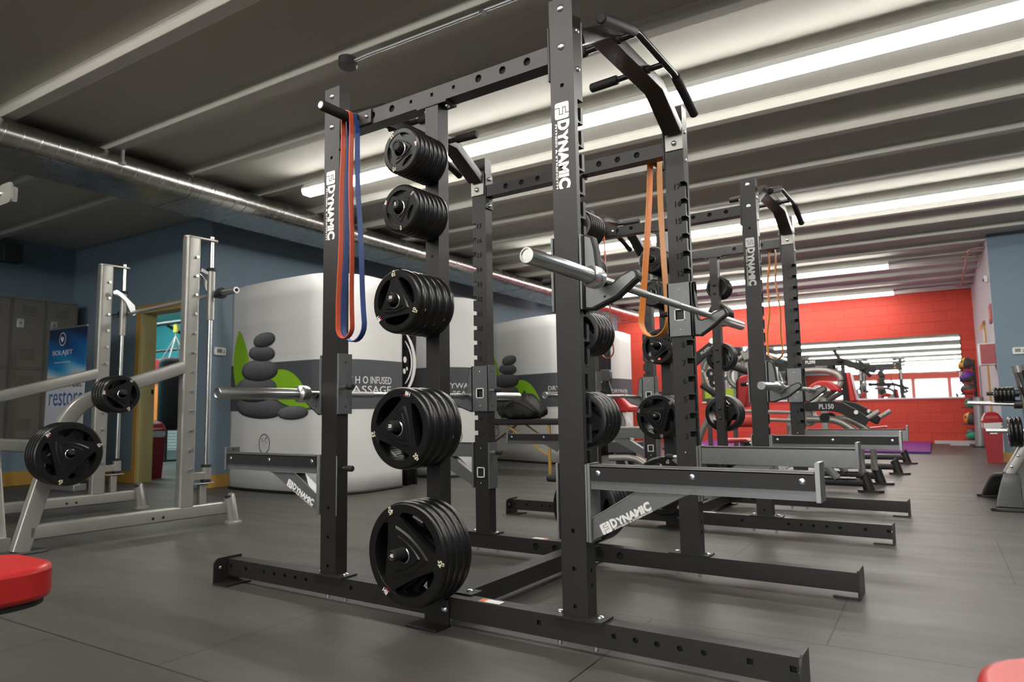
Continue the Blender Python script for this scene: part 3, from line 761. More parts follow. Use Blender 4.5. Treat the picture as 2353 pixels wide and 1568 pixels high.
# wall behind the viewer, with its row of windows
mb = MB(); wx = [-5.6+2.25*i for i in range(5)]; zs0, zs1 = .45, 2.55
mb.box(-8, 6.5, -28.2, -28.0, 0, zs0, 'red'); mb.box(-8, 6.5, -28.2, -28.0, zs1, ZD, 'red')
ed = [-8]+[v for x in wx for v in (x, x+2.05)]+[6.5]
for a, b in zip(ed[::2], ed[1::2]): mb.box(a, b, -28.2, -28.0, zs0, zs1, 'red')
struct('wall_front', mb)
for i, x in enumerate(wx):
    mb = MB(); mb.box(x, x+2.05, -28.16, -28.15, zs0, zs1, 'glow'); w = struct('window_%d' % (i+1), mb)
    mb = MB()
    for a, b, c, d in ((x, x+2.05, zs0, zs0+.05), (x, x+2.05, zs1-.05, zs1), (x, x+.05, zs0, zs1), (x+2.0, x+2.05, zs0, zs1), (x+1.0, x+1.05, zs0, zs1)): mb.box(a, b, -28.14, -28.08, c, d, 'thermo')
    f = mb.build('window_frame', w)
# baseboards
quad_box('baseboard_doorway', -7.25, -6.15, Y2-.018, Y2, 0, .14, 'wood')
mb = MB(); mb.prism([(-4.68, Y2+.01), (-4.66, Y2+.01), (-4.42, 14.05), (-4.44, 14.05)], 'z', 0, .14, 'wood'); struct('baseboard_west', mb)
quad_box('baseboard_northeast', 3.10, 6.3, 9.28, 9.30, 0, .13, 'wood'); quad_box('baseboard_alcove', 3.10, 3.12, 9.3, 10.2, 0, .13, 'wood')
quad_box('baseboard_back', 2.3, 3.1, 14.06, 14.1, 0, .06, 'palewall')
# doorway casing
mb = MB()
mb.box(dx0-.085, dx0, Y2-.022, Y2, 0, dz+.075, 'wood'); mb.box(dx1, dx1+.085, Y2-.022, Y2, 0, dz+.075, 'wood'); mb.box(dx0, dx1, Y2-.022, Y2, dz, dz+.075, 'wood')
mb.box(dx0-.02, dx0+.022, Y2-.012, Y2+.185, 0, dz, 'palewood'); mb.box(dx1-.022, dx1+.02, Y2-.012, Y2+.185, 0, dz, 'palewood'); mb.box(dx0, dx1, Y2-.012, Y2+.185, dz-.022, dz, 'palewood')
for z in (.98, 1.12): mb.box(dx0+.0225, dx0+.025, Y2+.14, Y2+.17, z-.03, z+.03, 'dark' if z > 1 else 'wood')
struct('door_1', mb, bevel=.003)
# casings of the two further doors
mb = MB()
for a, b, m in ((5.72, 5.82, 'palewood'), (6.12, 6.24, 'palewood'), (6.24, 6.34, 'wood'), (6.34, 6.62, 'palewood')): mb.box(-4.62, -4.56, a, b, 0, 2.12, m)
struct('door_2', mb)
mb = MB(); mb.box(3.095, 3.12, 10.9, 11.05, 0, 2.1, 'wood'); mb.box(3.10, 3.12, 11.05, 11.9, 0, 2.02, 'palewall'); mb.box(3.095, 3.12, 10.9, 12.0, 2.02, 2.1, 'wood'); struct('door_3', mb)
# the next room seen through the doorway
mb = MB(); mb.box(-14, -4.9, 7.6, 7.8, 0, ZD, 'cyan'); struct('wall_next_back', mb)
quad_box('wall_next_left', -14.2, -14, Y2, 7.8, 0, ZD, 'cyan'); quad_box('wall_next_front', -14, -8.0, Y2, Y2+.27, 0, ZD, 'cyan')
mb = MB(); mb.box(-14, -4.7, Y2+.02, 7.8, ZD, ZD+.1, 'ceiling'); struct('ceiling_next', mb)
mb = MB(); mb.box(-14, -9, 7.56, 7.6, 0, .95, 'dots'); struct('trim_1', mb)
quad_box('trim_2', -7.75, -7.3, -3, 2.52, 0, .55, 'bluewall'); quad_box('trim_3', -7.3, -7.28, -3, 2.52, 0, .17, 'wood')

# ------------------------------------------------------------------ ceiling lights
def strip(x0, x1, y, label, z=ZB, nm='ceiling_light', grp='ceiling light strips'):
    o = rthing(nm, label, 'ceiling light', ((x0+x1)/2, y, z), 0, grp); L = (x1-x0)/2
    mb = MB(); mb.prism([(-.042, 0), (-.042, -.02), (-.069, -.03), (-.069, -.054), (.069, -.054), (.069, -.03), (.042, -.02), (.042, 0)], 'x', -L, L, 'thermo'); mb.build('housing', o)
    p = [(-.066, -.052), (-.064, -.082), (-.046, -.106), (.046, -.106), (.064, -.082), (.066, -.052)]
    mb = MB(); n = max(1, round(2*L/2.44))
    for i in range(n):
        a = -L+2*L*i/n; mb.prism(p, 'x', a+.001, a+2*L/n-.001, 'lamp')
    mb.build('diffuser', o, smooth=20)
    mb = MB()
    mb.bm.free()
    for a in (-L, L): MB().prism([(x*1.05, z*1.02) for x, z in p], 'x', a-.003, a+.003, 'thermo').build('end_cap', o)
    return o
rib = lambda n: RIB0+RIBD*n+.045
strip(-2.83, 4.6, rib(3), 'nearest long white light strip across the ceiling above the near rack')
strip(-2.60, 5.2, rib(8), 'second long light strip from the viewer, over the farther rack')
strip(-4.2, 1.87, rib(13), 'third light strip, ending at a conduit before the pale wall')
strip(-4.2, 1.80, rib(17), 'last light strip, close above the red wall')
for n, l in ((-2, 'light strip just behind the viewer'), (-7, 'second light strip behind the viewer'), (-12, 'third light strip behind the viewer'), (-17, 'fourth light strip behind the viewer'), (-22, 'fifth light strip behind the viewer'), (-27, 'sixth light strip behind the viewer'), (-32, 'last light strip behind the viewer, close to the windows')): strip(-3.6 if n == -2 else -2.7, 5.2, rib(n), l)
strip(-12.5, -6.0, 4.4, 'unseen light strip added to brighten the turquoise room beyond the doorway', ZD); strip(-13.0, -7.0, 3.4, 'second unseen light strip added to brighten the turquoise room, nearer the doorway', ZD)  # both strips are added out of view to brighten the next room

# ------------------------------------------------------------------ duct and ceiling fittings
o = rthing('air_duct', 'big flat oval galvanised spiral duct under the ceiling at the left', 'duct', (0, 0, 0))
mb = MB()
c = []
for i in range(25):
    a = -PI/2+PI*i/24; c.append((-3.50+.11*math.cos(a), 2.965+.11*math.sin(a)))
for i in range(25):
    a = PI/2+PI*i/24; c.append((-3.99+.11*math.cos(a), 2.965+.11*math.sin(a)))
mb.prism(c, 'y', -9.0, 13.3, 'duct')
nS = len(c); pit = .125
for k in range(int((13.2+2.0)/pit)):
    ya = -2.0+k*pit; vs = []
    for j, (x, z) in enumerate(c+c[:1]):
        yy = ya+pit*j/nS; dx_, dz_ = (x+3.745), (z-2.965); ln = math.hypot(max(-.245, min(.245, 0)) , 1)
        cx0 = max(-3.99, min(-3.50, x)); nx_, nz_ = x-cx0, z-2.965; q_ = math.hypot(nx_, nz_); nx_, nz_ = nx_/q_, nz_/q_
        vs += [(x-nx_*.0003, yy-.006, z-nz_*.0003), (x+nx_*.0016, yy, z+nz_*.0016), (x-nx_*.0003, yy+.006, z-nz_*.0003)]
    mb._add(vs, [(3*j+a, 3*j+a+1, 3*j+a+4, 3*j+a+3) for j in range(nS) for a in (0, 1)], 'duct')
mb.build('duct_body', o, smooth=25)
for y in (1.55, 4.62, 7.7, 10.8, 13.25):
    mb = MB(); cc = [(-3.745+(x+3.745)*1.012, 2.965+(z-2.965)*1.05) for x, z in c]; mb.prism(cc, 'y', y, y+.035, 'duct'); mb.build('joint_band', o, smooth=30)
for y in (.88, 3.25, 6.35, 9.45):
    mb = MB(); mb.box(-3.40, -3.375, y, y+.022, 2.96, ZB+.01, 'conduit'); mb.box(-3.40, -3.36, y-.006, y+.028, 2.945, 2.975, 'conduit'); mb.build('hanger', o)
o = rthing('junction_box', 'small round grey junction box with conduit on the ceiling rib at the top', 'junction box', (-.70, rib(1)-.01, ZB+.004))
mb = MB(); mb.lathe([(0, 0), (.062, 0), (.062, -.05), (.052, -.062), (0, -.062)], 'darkgrey', seg=20); mb.build('box', o)
mb = MB(); mb.tube(smooth_path([(.05, 0, -.03), (.18, .0, -.022), (.30, .015, -.014), (3.4, .015, -.014)], .06), .011, 'conduit', 8)
for x in (1.02, 2.2): mb.box(x, x+.03, -.005, .035, -.03, 0, 'zinc')
mb.build('conduit', o)
o = rthing('conduit_run', 'pinkish pipe with cross conduits on the ceiling before the pale wall', 'conduit', (2.93, 10, ZB))
mb = MB(); mb.tube(smooth_path([(.42, -.35, -.04), (.0, -.38, -.05), (0, 3.2, -.05)], .12), .016, 'pipe', 10); mb.build('pipe', o)
for y, x0 in ((rib(13)-10, -1.06), (rib(17)-10, -1.13)):
    mb = MB(); mb.tube([(x0, y, -.03), (x0+.25, y+.02, -.012), (-.15, y, -.02), (0, y, -.05), (.19, y+.1, -.01)], .012, 'conduit', 8); mb.box(-.09, .09, y-.03, y+.03, -.075, -.045, 'pipe'); mb.build('cross_conduit', o)
o = rthing('dome_camera', 'small pale dome fitting on the ceiling near the red wall', 'dome camera', (-.85, 12.0, ZD+.003))
mb = MB(); mb.lathe([(0, 0), (.09, 0), (.085, -.03), (.055, -.06), (0, -.07)], 'thermo', seg=20); mb.build('base', o)
mb = MB(); mb.box(-7.75, -7.58, 1.72, 1.93, 2.82, 3.06, 'darkgrey'); o = mb.build('loudspeaker', bevel=.008, off=(-7.66, 1.82, 2.94)); o.location = rp(-7.66, 1.82, 2.94); o.rotation_euler.z = TH; tag(o, 'small black loudspeaker high on the left wall above the lockers', 'loudspeaker')

# ------------------------------------------------------------------ lockers
def locker(y, label):
    o = rthing('locker', label, 'locker', (-7.3, y, .55), 0, 'grey two tier lockers'); w = .190
    mb = MB(); mb.box(-.44, -.022, -w, w, 0, 1.77, 'locker')
    for a, b in ((-w, -w+.014), (w-.014, w)): mb.box(-.03, 0, a, b, 0, 1.77, 'locker')
    for z in (0, .875, 1.75): mb.box(-.03, 0, -w, w, z, z+.02, 'locker')
    mb.build('body', o, bevel=.002)
    for z in (.022, .897):
        mb = MB(); mb.box(-.02, .003, -w+.017, w-.017, z, z+.85, 'locker')
        for z0 in (.10, .66):
            for k in range(6 if z0 < .3 else 5): mb.prism([(.003, z+z0+k*.024), (.012, z+z0+k*.024+.003), (.003, z+z0+k*.024+.014)], 'y', -.075, .075, 'locker')
        d = mb.build('door', o, bevel=.002)
        mb = MB(); mb.box(.003, .010, -.135, -.055, z+.50, z+.61, 'zinc'); mb.box(.0095, .0115, -.125, -.065, z+.512, z+.598, 'chrome'); mb.box(.010, .022, -.102, -.088, z+.545, z+.565, 'darkgrey'); mb.build('handle', d, bevel=.002)
for y, l in ((2.305, 'grey locker nearest the corner, partly behind the blue banner'), (1.919, 'grey locker with chrome handle, second from the corner'), (1.533, 'grey locker at the left edge, third from the corner'), (1.147, 'grey locker farthest from the corner')): locker(y, l)

# ------------------------------------------------------------------ roll-up banner
o = rthing('banner_stand', 'blue roll up banner with white round emblem in front of the lockers', 'banner', (-6.22, 1.86, 0), 0)
mb = MB(); mb.box(-.45, .45, -.07, .07, 0, .08, 'conduit'); mb.build('base', o, bevel=.01)
mb = MB(); mb.tube([(.0, .04, .06), (.0, .05, 1.86)], .012, 'conduit', 10); mb.build('pole', o)
mb = MB(); mb.prism([(-.47, .07), (.40, .07), (.43, 1.86), (-.42, 1.87)], 'y', .010, .016, 'banner')
BX = T(0, .0095, 0) @ FRONT
mb.prism([(.19-.30+.075*math.cos(a), 1.735+.08*math.sin(a)) for a in [2*PI*i/28 for i in range(28)]], 'y', .0080, .0095, 'white')
mb.prism([(-.11+.064*math.cos(a), 1.735+.068*math.sin(a)) for a in [2*PI*i/28 for i in range(28)]], 'y', .0070, .0085, 'banner')
for k, a in enumerate((.5, .8, 1.15, 1.9, 2.2, 2.5)):
    mb.tube([(-.11, .007, 1.70), (-.11+.026*math.cos(a), .007, 1.70+.05*math.sin(a)), (-.11+.045*math.cos(a+.15), .007, 1.71+.06*math.sin(a))], .004, 'white', 6)
fit(mb, 'SOLAJET', -.33, .13, 1.535, 1.605, BX, 'white', .01)
fit(mb, 'SPECIALIST MASSAGE', -.28, .08, 1.455, 1.470, BX, 'white', .0)
fit(mb, 'no sweat', -.25, .36, 1.165, 1.245, BX, 'podgrey', .01)
fit(mb, 'restore', -.36, .40, .955, 1.125, BX, 'printblue', .0)
mb.build('print_panel', o)
mb = MB(); mb.tube([(-.42, .013, 1.87), (.43, .013, 1.86)], .012, 'conduit', 10); mb.build('top_rail', o)

# ------------------------------------------------------------------ fittings on the walls
def thermostat(x, y, z, rz, label):
    o = rthing('thermostat', label, 'thermostat', (x, y, z), rz, 'thermostats')
    mb = MB(); mb.prism(rrect(.15, .095, .022, 4), 'y', -.028, 0, 'thermo'); mb.build('case', o, bevel=.006)
    mb = MB(); mb.box(-.045, .02, -.0295, -.027, -.018, .028, 'lcd'); mb.build('screen', o)
    mb = MB(); [mb.box(.037, .055, -.0295, -.027, a, a+.010, 'darkgrey') for a in (-.016, .006)]; mb.build('buttons', o)
thermostat(-4.675, 2.775, 1.55, PI/2, 'white thermostat on the blue wall beside the pebble print')
thermostat(3.375, 9.30, 1.50, 0, 'white thermostat on the light blue wall at the right edge')
o = rthing('wall_cabinet', 'dark red box with white edges on the pale wall above the bin', 'wall cabinet', (3.03, 9.5, 1.33))
mb = MB(); mb.box(-.10, .09, -.14, .16, .0, .30, 'thermo'); mb.build('body', o, bevel=.004)
mb = MB(); mb.box(-.085, .088, -.147, -.14, .012, .288, 'plasticred'); mb.build('door', o)
mb = MB(); mb.box(3.10, 3.12, 9.36, 9.74, 1.93, 2.18, 'plasticred'); mb.box(3.0975, 3.101, 9.45, 9.65, 1.99, 2.12, 'wood'); o = mb.build('wall_sign', off=(3.11, 9.55, 2.05)); o.location = rp(3.11, 9.55, 2.05); o.rotation_euler.z = TH; tag(o, 'small dark red sign on the pale wall above the box', 'sign')
o = rthing('motion_sensor', 'white motion sensor high on the pale wall', 'sensor', (3.12, 9.55, 2.56)); mb = MB(); mb.box(-.05, 0, -.04, .04, -.05, .05, 'thermo'); mb.build('case', o, bevel=.012); mb = MB(); mb.ball((-.045, 0, -.015), .025, 'darkgrey', 14); mb.build('lens', o)
o = rthing('wall_mirror', 'wide mirror on the red wall reflecting ceiling lights and windows', 'mirror', (.28, 14.1, .93))
mb = MB(); mb.box(-2.62, 2.58, -.012, -.006, 0, 1.25, 'mirror'); mb.build('glass', o)
mb = MB(); mb.box(-2.63, 2.59, -.006, 0, -.005, 1.255, 'darkgrey'); mb.box(-2.63, 2.59, -.02, 0, -.03, 0, 'thermo'); mb.build('frame', o)
mb = MB(); mb.box(-2.2, 2.24, -1.65, 1.65, 0, .035, 'mat_purple'); mb.box(-2.205, 2.245, -1.656, 1.656, .001, .028, 'mat_edge'); o = mb.build('exercise_mat'); o.location = rp(.0, 12.42, 0); o.rotation_euler.z = TH; tag(o, 'purple exercise mat on the floor before the red wall', 'mat')

# ------------------------------------------------------------------ printed massage cabins
def cabin(dx, dy, rz, label, words, side=.95, txt=True, wd=1.78):
    o = rthing('privacy_screen', label, 'privacy screen', (-2.62+dx, Y2+dy, 0), rz, 'white printed privacy screens'); Hh = 2.235
    path = ([(-wd, .095), (-wd+.08, .07), (-wd+.33, .03)]+[(-1.0, .015), (-.55, .025)] if wd > 1.5 else [(-wd, .05), (-.55, .025)])+[(-.47+.47*math.sin(a), .495-.47*math.cos(a)) for a in [PI/2*i/10 for i in range(11)]]+[(0, .495+(side-.495)*k/4) for k in range(1, 5)]
    P = [Vector((x, y, 0)) for x, y in path]; cum = [0.]
    for a, b in zip(P, P[1:]): cum.append(cum[-1]+(b-a).length)
    def at(sv, z, off=.003):
        sv = min(max(sv, 0), cum[-1]-1e-6); i = 0
        while cum[i+1] < sv: i += 1
        t = (P[i+1]-P[i]).normalized(); f = (sv-cum[i]); p = P[i]+t*f
        # smooth normal
        t2 = (P[min(i+2, len(P)-1)]-P[i+1]).normalized() if i+2 < len(P) else t
        t0 = (P[i]-P[i-1]).normalized() if i > 0 else t
        g = f/(cum[i+1]-cum[i]); tt = ((t0+t).normalized()*(1-g)+(t+t2).normalized()*g).normalized()
        n = Vector((tt.y, -tt.x, 0)); return p+n*off+Vector((0, 0, z))
    def patch(mb, m, f, nu, nv, off):
        """f(u,v) -> (s,z)"""
        vs = [at(*f(i/nu, j/nv), off) for i in range(nu+1) for j in range(nv+1)]
        fs = [(i*(nv+1)+j, (i+1)*(nv+1)+j, (i+1)*(nv+1)+j+1, i*(nv+1)+j+1) for i in range(nu) for j in range(nv)]
        mb._add(vs, fs, m)
    L = cum[-1]
    mb = MB(); patch(mb, 'podwhite', lambda u, v: (L*u, .012+v*(Hh-.012+.02*math.sin(PI*u))), 60, 12, 0.); 
    fab = mb.build('fabric', o, recalc=False, smooth=60); md = fab.modifiers.new('t', 'SOLIDIFY'); md.thickness = .03; md.offset = -1
    mb = MB(); mb.tube([at(L*k/60, .015, -.01) for k in range(61)], .018, 'blackfab', 8); mb.build('base_rail', o)
    mb = MB()
    patch(mb, 'podgrey', lambda u, v: (.001+(L-.002)*u, .855+v*.51), 60, 4, .003)
    def leaf(s0, z0, s1, z1, w, bend, off):
        def f(u, v):
            c = w*math.sin(PI*min(1, u*.98+.01))**.8*(v-.5)*2; ds, dz_ = s1-s0, z1-z0; l = math.hypot(ds, dz_)
            return (s0+ds*u-dz_/l*(c+bend*math.sin(PI*u)), z0+dz_*u+ds/l*(c+bend*math.sin(PI*u)))
        patch(mb, 'leaf', f, 14, 6, off)
    if wd > 1.5: leaf(.30, .93, .19, 1.745, .165, .0, .0045); leaf(.60, 1.21, 1.38, .89, .17, .05, .0045)
    SH = [node_gray(.022+.22*(k/9)**1.3) for k in range(10)]
    def stone(sc, zc, w, h, off, tilt=0.):
        nu, nv = 10, 40
        for i in range(nu):
            for j in range(nv):
                q = []
                for u, v in ((i, j), (i+1, j), (i+1, j+1), (i, j+1)):
                    r, a = u/nu, 2*PI*v/nv; x_, z_ = w*r*math.cos(a), h*r*(abs(math.sin(a))**.85)*(1 if math.sin(a) > 0 else -1)
                    q.append((sc+x_-z_*tilt, zc+z_+x_*tilt))
                rm, am = (i+.5)/nu, 2*PI*(j+.5)/nv
                tone = .52+.48*rm*math.sin(am)-.10*rm*math.cos(am)-.35*max(0, rm-.75)/.25*(.4 if math.sin(am) > 0 else 1)
                k = int(max(0, min(9, tone*9.99)))
                if i == 0: mb._add([at(*q[0], off), at(*q[1], off), at(*q[2], off)], [(0, 1, 2)], SH[k])
                else: mb._add([at(a_, b_, off) for a_, b_ in q], [(0, 1, 2, 3)], SH[k])
    if wd > 1.5:
        stone(.575, .884, .40, .115, .0052, -.06); stone(1.12, .826, .225, .072, .0058, .03)
        stone(.51, 1.085, .37, .140, .0064, .0); stone(.58, 1.287, .31, .118, .0072, -.03); stone(.62, 1.470, .22, .085, .0080, -.08); stone(.66, 1.613, .18, .080, .0088, .06)
    for i in range(24):
        a0, a1 = 2*PI*i/24, 2*PI*(i+1)/24
        mb._add([at(
            .69+r*math.cos(a), .505+r*1.15*math.sin(a), .0045) for r, a in ((.083, a0), (.092, a0), (.092, a1), (.083, a1))], [(0, 1, 2, 3)], 'podgrey')
    for x, z, r in ((.035, .05, .010), (.018, .035, .008), (.008, .015, .007), (-.035, .035, .008), (-.022, .015, .007), (-.01, -.02, .005), (.03, .0, .007), (.0, -.045, .004), (-.04, .01, .006)):
        mb._add([at(.69+x+r*math.cos(2*PI*i/8), .52+z+r*math.sin(2*PI*i/8), .0045) for i in range(8)], [tuple(range(8))], 'podgrey')
    def curved(body, s0, s1, z0, z1, m, bold=.0):
        me = text_mesh(body, 1., bold); xs = [v.co.x for v in me.vertices]; ys = [v.co.y for v in me.vertices]; k = mb.mi(m)
        a, b, c, d = min(xs), max(xs), min(ys), max(ys)
        bv = [mb.bm.verts.new(at(s0+(v.co.x-a)/(b-a)*(s1-s0), z0+(v.co.y-c)/(d-c)*(z1-z0), .0045+(.0008 if v.co.z > 0 else 0))) for v in me.vertices]
        for p in me.polygons:
            try: f = mb.bm.faces.new([bv[i] for i in p.vertices]); f.material_index = k
            except ValueError: pass
    if txt:
        for w, s0, s1, z0, z1, m in words: curved(w, L+s0, L+s1, z0, z1, m)
    curved('SOLAJET', .46, .86, .355, .405, 'podgrey')
    mb.build('print', o, recalc=False, flat=True)
    return o
cabin(0, 0, 0, 'white curved privacy screen with stacked pebbles and green leaves, nearest of the screens', [('DRY H O INFUSED', -.86, -.18, 1.115, 1.19, 'white'), ('2', -.602, -.580, 1.165, 1.225, 'bandblue'), ('MASSAGE', -.82, -.185, 1.015, 1.092, 'white')], .95)
cabin(-.02, 1.9, 0, 'white curved screen behind the nearest one, showing two words in its grey band', [('DRYWATER', -.93, -.35, 1.10, 1.165, 'white'), ('MASSAGE', -.93, -.42, 1.0, 1.065, 'white')], .9, True, .74)
cabin(.455, 4.126, math.radians(-17), 'white screen with pebble print, third along the left wall behind the black bag', [('DRYWATER', -.8, -.2, 1.10, 1.165, 'white'), ('MASSAGE', -.8, -.25, 1.0, 1.065, 'white')], .56, True, 2.0)
cabin(0, 6.7, 0, 'white curved screen farthest along the left wall beside the red wall', [('DRYWATER', -.8, -.25, 1.10, 1.165, 'white'), ('MASSAGE', -.8, -.35, 1.0, 1.065, 'white')], 1.0, True, .74)
# black drape between the cabins
def drape(x, y, label, w=.34, h=1.9, art=True):
    o = rthing('black_curtain', label, 'curtain', (x, y, 0), 0, 'black curtains between the screens')
    mb = MB(); n = 22
    pts = [(.035*math.sin(i*1.9)+.02*math.sin(i*.7), -w/2+w*i/n, 0) for i in range(n+1)]
    vs = [(px+.008*math.sin(z*3+py*9), py, z) for z in [h*k/8 for k in range(9)] for px, py, _ in pts]
    mb._add(vs, [(k*(n+1)+i, k*(n+1)+i+1, (k+1)*(n+1)+i+1, (k+1)*(n+1)+i) for k in range(8) for i in range(n)], 'blackfab')
    f = mb.build('cloth', o, smooth=70); md = f.modifiers.new('t', 'SOLIDIFY'); md.thickness = .01
    if art:
        mb = MB()
        for r0, r1, c in ((.33, .385, -.28), (.25, .275, -.235)):
            for i in range(12):
                a0, a1 = -1.0+2.0*i/12, -1.0+2.0*(i+1)/12
                q0, q1 = math.cos(a0*1.5)**.5 if abs(a0) < 1.04 else 0, math.cos(a1*1.5)**.5 if abs(a1) < 1.04 else 0
                def W_(r, a, q): return (.068, c+(r1-(r1-r)*q)*math.cos(a), 1.37+(r1-(r1-r)*q)*1.05*math.sin(a))
                mb._add([W_(r0, a0, q0), W_(r1, a0, q0), W_(r1, a1, q1), W_(r0, a1, q1)], [(0, 1, 2, 3)], 'white')
        for yy, zz, rr in ((-.09, 1.40, .028), (-.10, 1.27, .024), (-.055, 1.30, .016)):
            mb._add([(.068, yy+rr*math.cos(2*PI*i/12), zz+rr*1.3*math.sin(2*PI*i/12)) for i in range(12)], [tuple(range(12))], 'white')
        mb.build('print', o, recalc=False, flat=True)
    else:
        mb = MB(); [mb.box(.06, .066, .02, .06, z, z+.05, 'white', RX(.2)) for z in (1.28, 1.36)]; mb.build('print', o)
    mb = MB(); mb.tube([(0, -w/2-.02, h), (0, w/2+.02, h)], .014, 'darkgrey', 8); mb.tube([(0, w/2, 0), (0, w/2, h)], .014, 'darkgrey', 8); mb.tube([(0, -w/2, 0), (0, -w/2, h)], .014, 'darkgrey', 8); mb.build('frame', o)
drape(-2.74, 3.80, 'black curtain with white curved graphic beside the nearest white screen', .30)
drape(-2.62, 9.0, 'black curtain before the farthest white screen, seen above the red bench', .55, 1.95, False)

# ------------------------------------------------------------------ things in the next room
def dome_bin(x, y, label, w=.21, d=.21, h=.545, rz=0.):
    o = rthing('trash_bin', label, 'trash bin', (x, y, 0), rz, 'dark red bins')
    def sq(z, k): return [(sx*k, z) for sx in ()]
    mb = MB(); vs = []
    for z, k in ((0, .80), (h, 1.05), (h, 1.0), (.02, .76)):
        vs += [(sx*w/2*k, sy*d/2*k, z) for sx, sy in ((-1, -1), (1, -1), (1, 1), (-1, 1))]
    fs = [(3, 2, 1, 0)]+[(i+4*j, (i+1) % 4+4*j, (i+1) % 4+4*j+4, i+4*j+4) for j in range(3) for i in range(4)]+[(12, 13, 14, 15)]
    mb._add(vs, fs, 'plasticred'); mb.build('body', o, bevel=.01)
    mb = MB(); vs = []
    n = 20
    for z, k in ((h-.085, 1.05), (h-.06, 1.10), (h-.03, 1.09), (h-.004, 1.12)):
        vs += [(w/2*k*x_+.004*math.sin(i*2.7+z*90), d/2*k*y_+.004*math.cos(i*3.1), z+.008*math.sin(i*1.7)) for i, (x_, y_) in enumerate(rrect(2, 2, .3, 4))]
    q = 20; mb._add(vs, [(i+q*j, (i+1) % q+q*j, (i+1) % q+q*j+q, i+q*j+q) for j in range(3) for i in range(q)], 'bag'); mb.build('liner', o, smooth=60)
    mb = MB(); vs = []
    for k, z in ((1.14, h), (1.15, h+.022), (1.10, h+.026), (.98, h+.07), (.72, h+.115), (.36, h+.135), (.0, h+.14)):
        vs += [(w/2*k*x_, d/2*k*y_, z) for x_, y_ in rrect(2, 2, .35, 4)]
    mb._add(vs, [(i+q*j, (i+1) % q+q*j, (i+1) % q+q*j+q, i+q*j+q) for j in range(6) for i in range(q)], 'plasticred'); mb.build('lid', o, smooth=50)
    mb = MB(); mb.box(-.035, .045, -d/2*1.06, -d/2*1.045, h-.155, h-.095, 'white'); mb.box(.0, .03, -d/2*1.065, -d/2*1.06, h-.13, h-.10, 'darkgrey'); mb.build('sticker', o)
    return o
dome_bin(2.995, 9.12, 'dark red bin with white liner before the light blue wall at the right')
dome_bin(-6.53, 3.12, 'dark red bin seen through the doorway at the left', .23, .23, .62)
o = rthing('punching_bag', 'black punching bag hanging from white ropes in the doorway', 'punching bag', (-7.32, 3.9, .60))
mb = MB(); mb.lathe([(0, 0), (.17, .005), (.205, .03), (.212, .08), (.215, 1.0), (.20, 1.06), (.16, 1.075), (0, 1.075)], 'blackfab', seg=28); mb.build('body', o, smooth=60)
mb = MB()
for a in (.6, 2.2, 3.7, 5.3): mb.tube([(.19*math.cos(a), .19*math.sin(a), 1.06), (.08*math.cos(a), .08*math.sin(a), 1.25), (0, 0, 1.40), (0, 0, 1.50)], .011, 'white', 8)
mb.build('rope', o)
mb = MB(); mb.box(-.045, .045, -.012, .012, 1.47, 1.64, 'yellowstrap'); mb.build('strap', o)
o = rthing('training_rig', 'black bar rig in the turquoise room beyond the doorway', 'rig', (-8.0, 3.9, 0))
mb = MB(); mb.tube([(-2.5, 0, 2.22), (1.5, 0, 2.22)], .028, 'black', 12); mb.tube([(-2.5, 1.2, 2.0), (1.5, 1.2, 2.0)], .024, 'black', 12); mb.build('bar', o)
for x in (-2.4, .45, 1.4):
    mb = MB(); mb.box(x-.04, x+.04, 1.16, 1.24, 0, 2.3, 'black'); mb.tube([(x, 1.2, 1.65), (x, 0, 2.2)], .025, 'black', 10); mb.build('post', o)
o = rthing('target_board', 'standing board with dark red pad above orange mesh, left of the punching bag', 'board', (-9.72, 5.1, 0))
mb = MB(); mb.box(-.30, .30, -.05, .03, 1.42, 1.85, 'plasticred'); mb.build('pad', o, bevel=.01)
mb = MB(); mb.box(-.30, .30, -.02, .02, .62, 1.41, 'orangeprint'); mb.build('mesh_panel', o)
for x in (-.3, .3):
    mb = MB(); mb.box(x-.02, x+.02, -.02, .02, 0, 1.45, 'black'); mb.box(x-.02, x+.02, -.25, .25, 0, .03, 'black'); mb.build('leg', o)

